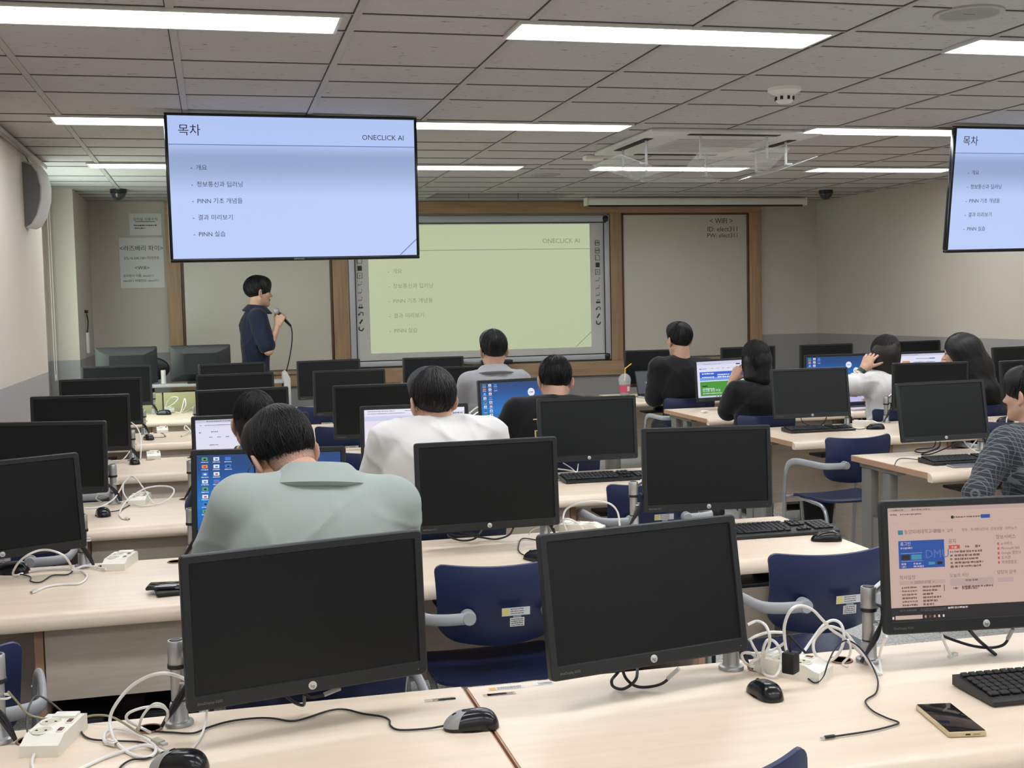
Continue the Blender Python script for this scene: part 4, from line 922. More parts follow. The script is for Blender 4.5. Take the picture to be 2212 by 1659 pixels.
def keyboard(c, ang, label):
    t = thing('keyboard', label, 'keyboard', (c[0], c[1], DZ), R(ang), group='black keyboards')
    m = MB(); w, d = .455, .155
    m.prism([(-d/2, .003), (d/2, .003), (d/2, .026), (d/2-.012, .028), (-d/2+.01, .016), (-d/2, .012)], -w/2, w/2, M=T(rz=math.pi/2)); 
    for q in (-1, 1):
        for y in (-.06, .06): m.box((q*.19, y, .0018), (.03, .012, .0034))
    m.build('body', M_blk, t, smooth=25)
    sl = math.atan2(.012, d-.022); k = MB(); n = 0
    def key(x, y, kw=.0165, kd=.0165):
        z = .016+(y+d/2-.01)*math.tan(sl)+.003; k.box((0, 0, 0), (kw, kd, .006), r=.0018, M=T(x, y, z+.001, rx=sl), seg=1)
    for r_ in range(6):
        y = .055-.0195*r_-(.006 if r_ else 0); cols = 14 if r_ != 5 else 0
        if r_ == 5:
            for x, kw in ((-.208, .023), (-.182, .022), (-.156, .022), (-.088, .105), (-.022, .022), (.004, .022), (.032, .024)): key(x, y, kw)
        else:
            for i in range(cols): key(-.210+.0195*i, y)
        for i in range(3):
            if r_ < 3 or (r_ == 4 and i == 1) or r_ == 5: key(.078+.0195*i, y)
        if r_ > 0:
            for i in range(4): key(.148+.0195*i, y)
    k.build('keys', mat('key_black', (30, 31, 33), .45), t, smooth=20)
    m = MB(); m.rect(-.012, .012, 0, .005, 0, 0, T(-.1, .068, .031, rx=-math.pi/2+sl)); m.build('status_lights', M_txt, t)
    return t
def mid(*p): return np.mean([dk(*q) for q in p], axis=0)
# nearest desk row, left
power_strip(dk(118, 1604), -14, 'large cream power strip with red switches at the lower left corner', 1.0)
cable('power_cable', 'thick white cord curling beside the lower left power strip', zm(0, 1284, [(300, 1400, .003), (310, 1330, .02), (345, 1288, .03), (390, 1330, .03), (390, 1400, .02), (340, 1500, .008), (305, 1600, .004), (330, 1720, .004)]), .0036, M_cable)
cable('network_cable', 'big white cable loop left of the lower left monitor, ending in a plug', zm(0, 1284, [(1800, 830, .13), (1700, 780, .14), (1560, 752, .15), (1400, 790, .13), (1230, 900, .10), (1090, 1080, .06), (1050, 1220, .03), (1090, 1380, .01), (1200, 1495, .004), (1340, 1555, .004), (1450, 1540, .006), (1490, 1470, .010), (1420, 1395, .012), (1250, 1310, .010), (1100, 1280, .008), (1010, 1320, .012), (995, 1390, .010), (1040, 1420, .006)]), .0036, M_cable, 'rj45')
cable('network_cable', 'white cable running toward the camera from the lower left cable tangle', zm(0, 1284, [(1640, 1560), (1480, 1465, .008), (1380, 1440, .010), (1250, 1475, .006), (1000, 1560), (740, 1680)]), .0036, M_cable)
cable('network_cable', 'thin white cable from behind the lower left monitor to the bottom mouse', zm(0, 1284, [(1985, 1010, .06), (1975, 1130, .03), (1962, 1240, .012), (1895, 1400), (1770, 1545)]), .0024, M_cable)
cable('network_cable', 'small white cable loops around the lower left desk hole', zm(0, 1284, [(1435, 1318, .002), (1330, 1265, .01), (1215, 1200, .03), (1230, 1135, .045), (1360, 1085, .055), (1510, 1070, .055), (1590, 1100, .05), (1600, 1170, .03), (1545, 1270, .003)]), .0032, M_cable)
cable('network_cable', 'narrow white cable arc rising from the lower left desk hole', zm(0, 1284, [(1325, 1300, .003), (1345, 1200, .03), (1400, 1110, .05), (1480, 1045, .065), (1560, 1060, .06), (1600, 1120, .045)]), .0028, M_cable)
cable('usb_cable', 'olive usb cable with a beige plug, lower left desk', zm(0, 1284, [(770, 1185, .012), (900, 1155, .02), (1050, 1165, .02), (1190, 1235, .016), (1340, 1335, .014), (1480, 1405, .012)]), .0024, mat('olive_cable', (150, 146, 116), .5), 'usb')
cable('usb_cable', 'black cable running right from the lower left power strip', zm(0, 1284, [(760, 1230, .01), (785, 1330, .004), (880, 1385), (1120, 1400), (1340, 1412), (1445, 1460), (1470, 1530), (1400, 1570), (1260, 1580), (1160, 1640), (1120, 1720)]), .0021, M_bcable)
cable('usb_cable', 'grey-black cable arching over the desk edge at far lower left', zm(0, 1284, [(285, 1400, .002), (255, 1250, .02), (275, 1080, .05), (350, 970, .06), (470, 1020, .045), (615, 1140, .02)]), .0022, mat('grey_cable', (84, 80, 80), .5))
cable('usb_cable', 'olive cable hanging from the lower left monitor pole', zm(0, 1284, [(80, 930, .12), (150, 1010, .09), (280, 1150, .05), (470, 1192, .035)]), .0022, MATS['olive_cable'])
mouse(mid((1018, 1572)), 82, 'black mouse with silver buttons left of the desk seam, nearest row', True, 1.06, zm(400, 1284, [(2310, 1283), (2050, 1295), (1962, 1255), (1950, 1200), (1870, 1165), (1700, 1140), (1530, 1100), (1380, 1110), (1130, 1190), (1000, 1210), (850, 1186), (680, 1182), (430, 1212), (230, 1268), (80, 1325), (-120, 1320), (-290, 1308)]))
mouse(mid((388, 1662)), 64, 'black and silver mouse cut by the bottom edge, lower left', True, 1.06)
# nearest desk row, right
power_strip(mid((1690, 1462), (1735, 1447)), 38, 'white power strip holding a black charger, right of the lower centre monitor')
mouse(mid((1652, 1503)), 4, 'dark grey cordless mouse beside the white power strip with charger', False, .98)
c = dk(1708, 1455, .037); t = thing('phone_charger', 'black usb charger block plugged into the right power strip', 'charger', tuple(c), R(38))
m = MB(); m.box((0, 0, .026), (.034, .030, .048), r=.004); m.build('block', M_blk2, t); m = MB(); m.tube([(.0, 0, .05), (-.002, 0, .072), (-.008, 0, .09), (.0, -.01, .075), (.012, -.03, .05)], .003); m.build('plug_cord', M_bcable, t)
cable('charging_cable', 'thin black charging cable winding over the desk to a bare tip', zm(1712, 1284, [(70, 640, .03), (110, 760, .012), (215, 845, .004), (295, 780, .012), (345, 640, .04), (420, 500, .06), (510, 440, .07), (600, 475, .06), (690, 565, .04), (760, 680, .02), (810, 800, .006), (815, 880), (790, 950), (712, 1000), (700, 1040), (770, 1115), (900, 1180), (1012, 1222), (960, 1252), (740, 1305), (390, 1358)]), .0019, M_bcable, 'usbc')
cable('network_cable', 'thick white cable arch over the right power strip', zm(1300, 1284, [(1770, 560, .04), (1752, 470, .07), (1745, 300, .12), (1800, 160, .16), (1890, 108, .17), (2010, 145, .16), (2110, 245, .13), (2200, 340, .10), (2290, 400, .075), (2400, 490, .04), (2500, 590, .02), (2640, 760, .006)]), .0037, M_cable)
cable('network_cable', 'white cable coil hanging over the right desk hole', zm(1712, 1284, [(80, 590, .03), (190, 430, .06), (290, 300, .09), (380, 248, .10), (460, 280, .095), (492, 390, .07), (470, 510, .04), (400, 610, .012), (310, 636, .006), (230, 590, .015), (198, 500, .035), (225, 410, .055), (330, 312, .08), (430, 325, .08), (520, 380, .07), (600, 480, .05), (690, 590, .03), (840, 765, .004)]), .0036, M_cable)
cable('network_cable', 'white cable loops left of the right power strip', zm(1300, 1284, [(1390, 292, .12), (1480, 256, .125), (1560, 292, .12), (1602, 390, .10), (1598, 490, .07), (1560, 570, .05), (1530, 660, .02), (1545, 755, .004), (1645, 790, .003), (1700, 710, .02), (1712, 570, .05), (1665, 465, .075), (1595, 432, .08), (1552, 490, .07), (1530, 600, .04), (1500, 690, .012)]), .0036, M_cable)
cable('network_cable', 'white cable stretched between loops and the black charger', zm(1300, 1284, [(1380, 560, .05), (1520, 560, .045), (1660, 520, .05), (1750, 460, .07)]), .0036, M_cable)
cable('network_cable', 'white cable bending from behind lower centre monitor toward the charger', zm(1300, 1284, [(1400, 440, .085), (1480, 395, .095), (1600, 362, .10), (1735, 365, .095)]), .0036, M_cable)
cable('network_cable', 'white tangled cable over the desk hole beside the lower centre monitor', zm(1300, 1284, [(1410, 420, .09), (1450, 500, .07), (1500, 600, .04), (1440, 640, .03), (1410, 680, .018), (1450, 690, .012), (1500, 640, .025), (1420, 560, .05), (1340, 570, .05), (1360, 640, .03), (1420, 690, .01)]), .0034, M_cable)
cable('network_cable', 'white cable rising from the right desk hole to the pole', zm(1712, 1284, [(530, 690, .003), (480, 660, .006), (540, 590, .03), (555, 500, .06), (530, 430, .08)]), .0028, M_cable)
cable('network_cable', 'white cable end falling from the right monitor pole onto the desk', zm(1712, 1284, [(900, 400, .10), (845, 520, .06), (832, 620, .03), (850, 765, .003)]), .0030, M_cable)
cable('network_cable', 'white network cable with clear plug below the portal monitor', zm(1712, 1284, [(1420, 370, .08), (1440, 430, .06), (1480, 520, .035), (1515, 590, .014)]), .0034, M_cable, 'rj45')
t = thing('smartphone', 'smartphone in a clear case lying dark at the lower right', 'phone', tuple(mid((2052, 1561))), 0)
A, B, D_ = dk(1974, 1532), dk(2050, 1597), dk(2050, 1524); ang = math.atan2(*(A-B)[[0, 1]]*np.array([1, 1])); t.rotation_euler = (0, 0, math.atan2(A[1]-B[1], A[0]-B[0])-math.pi/2); L_ = np.linalg.norm((A-B)[:2])
ph_w, ph_l = .078, max(.15, min(.17, L_))
m = MB(); m.box((0, 0, .006), (ph_w, ph_l, .0115), r=.004); m.build('clear_case', mat('phone_case_clear', (206, 190, 150), .25), t)
m = MB(); m.box((0, 0, .0120), (ph_w-.005, ph_l-.006, .0012), r=.0005); m.build('screen', mat('phone_glass', (14, 14, 16), .08), t)
m = MB(); m.box((0, -ph_l/2, .006), (.010, .0012, .003), r=.0004); m.box((.018, -ph_l/2, .006), (.014, .0012, .002), mi=1); m.build('charging_port', [M_dark, M_gray], t)
kb = dk(2070, 1502); keyboard(kb+np.array([.25, -.025, 0])-np.array([0, 0, kb[2]-DZ]), -2, 'black keyboard cut off by the lower right edge')
# second row
power_strip(mid((260, 1222)), -12, 'white power strip on the second desk row, right of the left pole')
cable('network_cable', 'white cable arch and clear plug left of second row power strip', zm(0, 1000, [(1010, 1015, .01), (900, 990, .01), (800, 985, .012), (715, 1010, .008), (560, 1012), (400, 1022), (250, 1045), (150, 1075, .006), (125, 1045, .02), (180, 950, .06), (280, 872, .09), (400, 832, .10), (520, 845, .10), (620, 895, .08), (680, 985, .03), (690, 1020, .015), (780, 1035, .006), (832, 1085), (760, 1152), (600, 1160), (450, 1182), (340, 1225)]), .0038, M_cable, 'rj45')
mouse(dk(25, 1238), 70, 'black mouse under the white cable at the left edge, second row', False, 1.15, zm(0, 1000, [(270, 1080), (292, 1130), (390, 1138), (500, 1075), (650, 1065), (720, 1000)]))
t = thing('wallet', 'dark wallet lying under the black phone on the second desk row', 'wallet', tuple(dk(372, 1282)), R(8))
m = MB(); m.box((0, 0, .008), (.10, .085, .014), r=.006); m.build('leather', mat('wallet_green', (30, 32, 24), .6), t); m = MB(); m.box((0, 0, .008), (.101, .086, .002)); m.build('fold', M_dark, t)
t = thing('smartphone', 'black smartphone lying on top of the dark wallet', 'phone', tuple(dk(374, 1279)+np.array([0, 0, .0155])), R(82))
m = MB(); m.box((0, 0, .0055), (.076, .155, .010), r=.004); m.build('case', M_blk, t); m = MB(); m.box((0, 0, .0108), (.07, .148, .001), r=.0004); m.build('screen', mat('phone_glass', (14, 14, 16), .08), t); m = MB(); m.box((-.038, -.02, .0055), (.002, .012, .003)); m.build('charging_port', M_alu, t)
power_strip(mid((1258, 1150)), 60, 'white power strip behind the lower centre monitor on second row')
cable('network_cable', 'tall white cable arch behind the lower centre monitor', zm(900, 1000, [(1430, 645, .03), (1400, 540, .07), (1430, 445, .10), (1550, 385, .13), (1720, 367, .14), (1850, 392, .13), (1920, 470, .09), (1942, 600, .04)]), .0036, M_cable)
cable('network_cable', 'small white cable arch into the second row power strip', zm(900, 1000, [(1275, 655, .02), (1345, 572, .06), (1440, 535, .08), (1530, 570, .065), (1590, 630, .04)]), .0034, M_cable)
cable('network_cable', 'thin white cable left of the second row middle pole', zm(900, 1000, [(1070, 685, .004), (1110, 640, .02), (1190, 615, .03)]), .0022, M_cable)
mouse(mid((1160, 1210)), 30, 'black mouse half hidden by the lower centre monitor, second row', False, 1.0, zm(900, 1000, [(1040, 885), (990, 860), (970, 810), (1010, 722), (1170, 742)]))
k0 = mid((1672, 1152)); keyboard(k0, -1, 'black keyboard at the right end of the second desk row')
mouse(dk(1785, 1168), 72, 'shiny black mouse at the right end of the second desk row', False, 1.0)
# third row
power_strip(mid((302, 1086)), -6, 'white power strip inside cable loops on the third row, left bench')
cable('network_cable', 'white cable loops with plug around the third row power strip', zm(0, 1000, [(815, 432, .004), (950, 422, .006), (1080, 350, .03), (1150, 255, .06), (1180, 195, .085), (1250, 130, .11), (1310, 160, .10), (1390, 270, .05), (1478, 392, .006), (1600, 352, .02), (1662, 280, .05), (1640, 235, .065), (1540, 220, .07), (1400, 240, .065), (1280, 305, .045), (1190, 385, .02), (1142, 480, .006), (1165, 528, .004), (1205, 535, .004)]), .0036, M_cable, 'rj45')
cable('network_cable', 'white cable ring left of the third row power strip', zm(0, 1000, [(1175, 380, .01), (1040, 322, .025), (950, 310, .03), (915, 340, .02), (970, 375, .008)]), .0034, M_cable)
cable('network_cable', 'white cable circle before the third row power strip', zm(0, 1000, [(1182, 190, .085), (1178, 280, .05), (1240, 370, .015), (1350, 412, .006), (1480, 402, .006)]), .0034, M_cable)
mouse(dk(223, 1114), 12, 'black mouse left of the plug on the third desk row', False, 1.05, zm(0, 1000, [(1070, 465), (1160, 445), (1245, 400)]))
keyboard(mid((1310, 1036)), -1, 'black keyboard on the middle bench of the third desk row')
cable('network_cable', 'white cables bunched under the third row middle monitor', zm(900, 1000, [(1330, 55, .03), (1450, 70, .02), (1530, 92, .012), (1490, 140, .006), (1340, 165, .004)]), .0036, M_cable)
cable('network_cable', 'white cable hanging with plug below the third row middle monitor', zm(900, 1000, [(1400, 0, .05), (1480, 50, .03), (1528, 90, .014), (1545, 10, .05)]), .003, M_cable)
# fourth to farthest rows on the left bench
power_strip(mid((332, 990)), 4, 'white power strip on the fourth desk row, left bench')
cable('network_cable', 'white cable drooping beside the fourth row left pole', zm(0, 700, [(1255, 940, .16), (1310, 990, .13), (1345, 1080, .09), (1348, 1200, .03), (1342, 1290, .006)]), .0038, M_cable)
cable('network_cable', 'white cables low on the fourth desk row behind the left monitors', zm(0, 700, [(1040, 1300, .01), (1110, 1315, .006), (1180, 1290, .02), (1240, 1220, .05)]), .0036, M_cable)
mouse(dk(291, 1002), 5, 'black mouse on the fourth desk row, left bench', False, 1.05)
power_strip(mid((351, 934)), 4, 'white power strip on the fifth desk row, left bench')
mouse(dk(321, 950), 20, 'black mouse with curling cable on the fifth desk row', False, 1.05, zm(0, 700, [(1470, 1085), (1580, 1076), (1540, 1042), (1470, 1040)]))
cable('network_cable', 'short white cable with plug on the fifth desk row', zm(0, 700, [(1830, 1030, .02), (1775, 970, .04), (1765, 1005, .03), (1815, 1028, .01), (1740, 1072, .004)]), .0038, M_cable, 'rj45')
power_strip(mid((366, 890)), 4, 'small white power strip on the farthest desk row, left bench')
cable('network_cable', 'white cable loop before the yellow-green console panels', zm(0, 700, [(1575, 805, .05), (1605, 735, .10), (1650, 698, .135), (1702, 706, .13), (1660, 760, .09), (1590, 800, .05)]), .0042, M_cable)
cable('network_cable', 'white cable spike before the console, farthest desk row', zm(0, 700, [(1680, 838, .012), (1725, 842, .012), (1755, 740, .10), (1768, 712, .125), (1775, 780, .07), (1740, 845, .006), (1800, 820, .015), (1862, 785, .03)]), .0040, M_cable)
mouse(dk(354, 896), 60, 'black mouse beside the small power strip on the farthest row', False, 1.2)
# right benches
power_strip(mid((1870, 921)), 62, 'white power strip on the fourth row, right of the aisle', 1.05)
mouse(dk(1891, 927), 70, 'black mouse on the fourth desk row right of the aisle', False, 1.1, zm(1712, 700, [(720, 990), (670, 940), (660, 900), (700, 985), (640, 1005), (560, 990)]))
keyboard(mid((1768, 931)), -1, 'black keyboard on the fourth row, first seat right of the aisle')
keyboard(mid((2085, 998)), -1, 'black keyboard beside the plaid sleeved arm, third row')
t = thing('smartphone', 'pale grey phone in front of the keyboard by the plaid sleeve', 'phone', tuple(dk(2082, 1008)), R(85)); m = MB(); m.box((0, 0, .005), (.074, .155, .009), r=.004); m.build('case', mat('phone_grey', (140, 146, 150), .4), t); m = MB(); m.box((0, 0, .0098), (.068, .148, .001)); m.build('screen', mat('phone_grey_glass', (120, 128, 134), .2), t)
cable('usb_cable', 'black cable hanging in an arc over the end of the right bench', zm(1712, 700, [(1330, 1305), (1200, 1295), (1060, 1282), (1000, 1300), (975, 1350, .002)]), .0022, M_bcable)
cable('network_cable', 'white cables beside the pole behind the plaid person', zm(1712, 700, [(1640, 1120, .06), (1690, 1180, .03), (1780, 1232, .006), (1700, 1190, .02), (1760, 1110, .06)]), .0036, M_cable)
mouse(dk(2172, 912), 75, 'black mouse left of the plaid jacketed person, fourth row', False, 1.1)
cable('network_cable', 'white cable loop hanging in front of the plaid person', zm(1712, 700, [(2050, 1000, .006), (2045, 920, .06), (2065, 868, .09), (2105, 880, .085), (2125, 950, .03)]), .0036, M_cable)
t = MB(); t.box((0, 0, .001), (.03, .02, .0015)); o = t.build('paper_tag', mat('sticker_yellow', (228, 214, 130), .6)); p = dk(1850, 985); o.location = (p[0]+.012, p[1]-.02, DZ+.0002); tag(o, 'small yellow paper tag on the end corner of the right bench', 'tag')
m = MB(); m.box((0, 0, .011), (.055, .045, .020), r=.009); m.box((0, -.0226, .012), (.012, .001, .003), mi=1); o = m.build('earbud_case', [M_white, M_gray]); p = dk(1522, 892); o.location = (p[0], p[1], DZ); tag(o, 'white earbud case on the fifth row bench end', 'earbud case')
m = MB(); m.box((0, 0, .006), (.05, .016, .010), r=.004); o = m.build('usb_stick', M_white); p = dk(1472, 886); o.location = (p[0]+.03, p[1], DZ); o.rotation_euler = (0, 0, -.6); tag(o, 'white usb stick at the end of the fifth row bench', 'usb stick')
# laptop and drinks
def laptop(c, ang, label, lit, wide=.34):
    t = thing('laptop', label, 'laptop', (c[0], c[1], DZ), R(ang), group='open laptops'); d = wide*.68
    m = MB(); m.box((0, 0, .008), (wide, d, .014), r=.004); m.build('base', mat('laptop_silver', (196, 198, 204), .35, metal=.3), t)
    m = MB()
    for r_ in range(5):
        for i in range(13): m.box((-wide*.42+wide*.84*i/12, d*.36-.022*r_, .0158), (wide*.055, .017, .0015))
    m.build('keys', M_blk, t)
    M = T(0, d/2-.004, .016, rx=-.28); h = wide*.64
    m = MB(); m.box((0, .004, h/2), (wide, .007, h), r=.003, M=M); m.build('lid', M_blk, t)
    m = MB(); m.rect(-wide/2+.008, wide/2-.008, .016, h-.01, -.0002, 0, M)
    if lit == 0: m.text('Google', 0, h*.62, .030, -.0006, 1, M, 'c'); m.rect(-wide*.24, wide*.24, h*.48, h*.55, -.0006, 1, M); mats = [emat('laptop_dark', (62, 64, 72), .8), emat('laptop_white', (214, 218, 240), .9)]
    else: m.rect(-wide/2+.008, wide/2-.008, .016, .03, -.0006, 1, M); m.scribble(-wide*.3, wide*.3, h*.6, .006, -.0006, 1, M); mats = [emat('laptop_lilac', (196, 190, 236), .9), PAL[5]]
    m.build('screen', mats, t); return t
p = dk(1420, 862); laptop((p[0]+.09, 10.2), 3, 'open laptop with dark search page in front of man with glasses', 0, .36)
p = dk(1866, 880); laptop((p[0]-.05, 8.42), 4, 'open laptop with lilac screen in front of the woman holding her head', 1, .36)
def cup(c, label, s, filled):
    t = thing('drink_cup', label, 'cup', (c[0], c[1], DZ)); 
    m = MB(); m.lathe([(.030*s, .001), (.043*s, .115*s), (.045*s, .118*s), (.0435*s, .118*s), (.0295*s, .004)], 28); m.build('cup_body', mat('cup_clear', (220, 224, 224), .1, alpha=.3), t)
    m = MB(); m.lathe([(.0285*s, .005), (.0395*s, (.092 if filled else .06)*s), (.001, (.092 if filled else .06)*s)], 24); m.build('drink', mat('cola', (72, 34, 40), .25) if filled else mat('milk_tea', (206, 186, 140), .4), t)
    if filled:
        m = MB(); m.lathe([(.0345*s, .035*s), (.0405*s, .085*s)], 28, cap=False)
        o = m.build('sleeve', mat('sleeve_pink', (206, 80, 104), .6), t)
        q = MB()
        for a in (-1.35, -1.15): q.box((.0405*math.cos(a)*s, .0405*math.sin(a)*s, .06*s), (.012*s, .004, .035*s), r=.002)
        q.build('sleeve_print', mat('sleeve_pale', (206, 196, 196), .6), t)
    m = MB(); m.lathe([(.045*s, .118*s), (.044*s, .13*s), (.036*s, .15*s), (.018*s, .165*s), (.007*s, .168*s)], 28, cap=False); m.build('dome_lid', mat('lid_clear', (228, 232, 232), .08, alpha=.3), t)
    m = MB(); m.tube([(0, 0, .02*s), (.004*s, 0, .19*s), (.01*s, 0, .205*s), (.05*s, -.005*s, .235*s)], .0042*s, n=8, sp=4); m.build('straw', mat('straw_yellow', (232, 186, 40), .4) if filled else M_white, t)
    return t
p = ony(1350, 856, 10.4); cup((p[0], 10.4), 'iced cola cup with yellow straw left of the man with glasses', 1.3, True)
p = ony(1023, 935, 7.0); cup((p[0], 7.12), 'clear plastic cup with domed lid right of the pastel monitor', 1.1, False)
# computers under the second row left bench and a bin across the aisle
def tower(x, y, z, label, lab, led):
    t = thing('desktop_computer', label, 'computer', (x, y, z), group='black computer towers under the desk')
    m = MB(); m.box((0, .2, .16), (.16, .4, .32), r=.008); m.build('case', M_blk2, t)
    m = MB(); m.box((0, -.004, .16), (.155, .012, .31), r=.006); m.box((-.01, -.012, .28), (.11, .004, .014), mi=1); m.build('front_panel', [mat('tower_front', (30, 31, 34), .5), M_gray], t)
    if lab: m = MB(); m.rect(.02, .065, .262, .282, -.0165, 0); m.text('r11-32', .0425, .267, .013, -.017, 1, align='c'); m.build('number_label', [M_paper, M_ink], t)
    if led: m = MB(); m.ell((.0, -.011, .12), (.005, .003, .005), 8, 6); m.build('power_light', emat('led_red', (255, 40, 30), 4), t)
tower(-.455, 3.80, .072, 'black computer tower with white number label under second row left bench', True, False)
tower(-.185, 3.80, .072, 'black computer tower with red light under second row left bench', False, True)
p = onz(1765, 1128, .02); t = thing('waste_bin', 'black waste bin on the floor under the fourth row right bench', 'bin', (p[0]+.05, p[1]+.1, 0)); m = MB(); m.lathe([(.11, .002), (.14, .3), (.146, .305), (.136, .3), (.108, .012)], 28, cap=False); m.lathe([(.11, .002), (.001, .002)], 28); m.build('bin_body', M_blk2, t); m = MB(); m.lathe([(.148, .29), (.15, .31), (.13, .315)], 24, cap=False); m.build('liner', M_blk, t)
# black signal cables looping under monitors
def under(k, label, pts, r=.0035):
    o = dk(*pts[0]); t = thing('display_cable', label, 'cable', tuple(o), group='black display cables under the monitors')
    m = MB(); m.tube([dk(x, y, h)-o for x, y, h in pts], r, n=8, sp=6); m.build('cord', M_bcable, t)
    if k: a, b = dk(*pts[-1])-o, dk(*pts[-2])-o; v = nz3(a-b); m = MB(); m.tube([tuple(a-v*.018), tuple(a+v*.02)], r*1.35, n=10, sp=0); m.build('ribbed_sleeve', mat('sleeve_grey', (170, 170, 168), .6), t)
under(1, 'black cable loop hanging below the lower centre monitor', zm(1300, 1284, [(340, 690, .045), (330, 800, .035), (270, 870, .012), (190, 905, .005), (110, 880, .008), (95, 820, .02), (150, 750, .045), (230, 640, .045), (200, 700, .06), (230, 800, .03), (320, 875, .010), (440, 885, .008), (580, 850, .02), (680, 760, .045)]))
under(1, 'black cable hook below the lower left monitor', zm(400, 1284, [(950, 960, .06), (1040, 1030, .035), (1110, 1058, .02), (1138, 1045, .025), (1140, 960, .06), (1200, 985, .055), (1300, 970, .055), (1400, 930, .06)]))
under(1, 'black cables looping below the portal monitor at right', zm(1712, 1284, [(1420, 340, .05), (1440, 395, .045), (1640, 470, .03), (1800, 505, .015), (1940, 505, .014), (2030, 470, .03), (2080, 380, .06)]))
under(0, 'black cable end lying below the portal monitor at right', zm(1712, 1284, [(1690, 340, .08), (1770, 430, .045), (1850, 500, .015), (1940, 575, .005)]), .0045)
under(0, 'black cable loops below the second row left-middle monitor', zm(900, 1000, [(640, 620, .045), (560, 720, .02), (440, 742, .008), (330, 715, .016), (300, 685, .025), (420, 700, .02), (600, 690, .03), (420, 655, .05), (500, 690, .03), (640, 715, .012), (760, 728, .008), (880, 690, .025), (925, 620, .06)]))
under(0, 'black cables under the fourth row monitor right of the aisle', zm(1712, 700, [(80, 890, .07), (100, 940, .03), (190, 975, .01), (270, 965, .012), (310, 930, .04), (325, 890, .07)]))
under(0, 'black cable loops under the third row monitor right of the aisle', zm(1712, 700, [(1370, 1125, .08), (1340, 1180, .04), (1200, 1195, .02), (1175, 1220, .01), (1270, 1225, .01), (1390, 1180, .04), (1410, 1125, .08), (1390, 1190, .04), (1230, 1245, .006), (1330, 1240, .008), (1500, 1170, .04), (1580, 1120, .08)]))
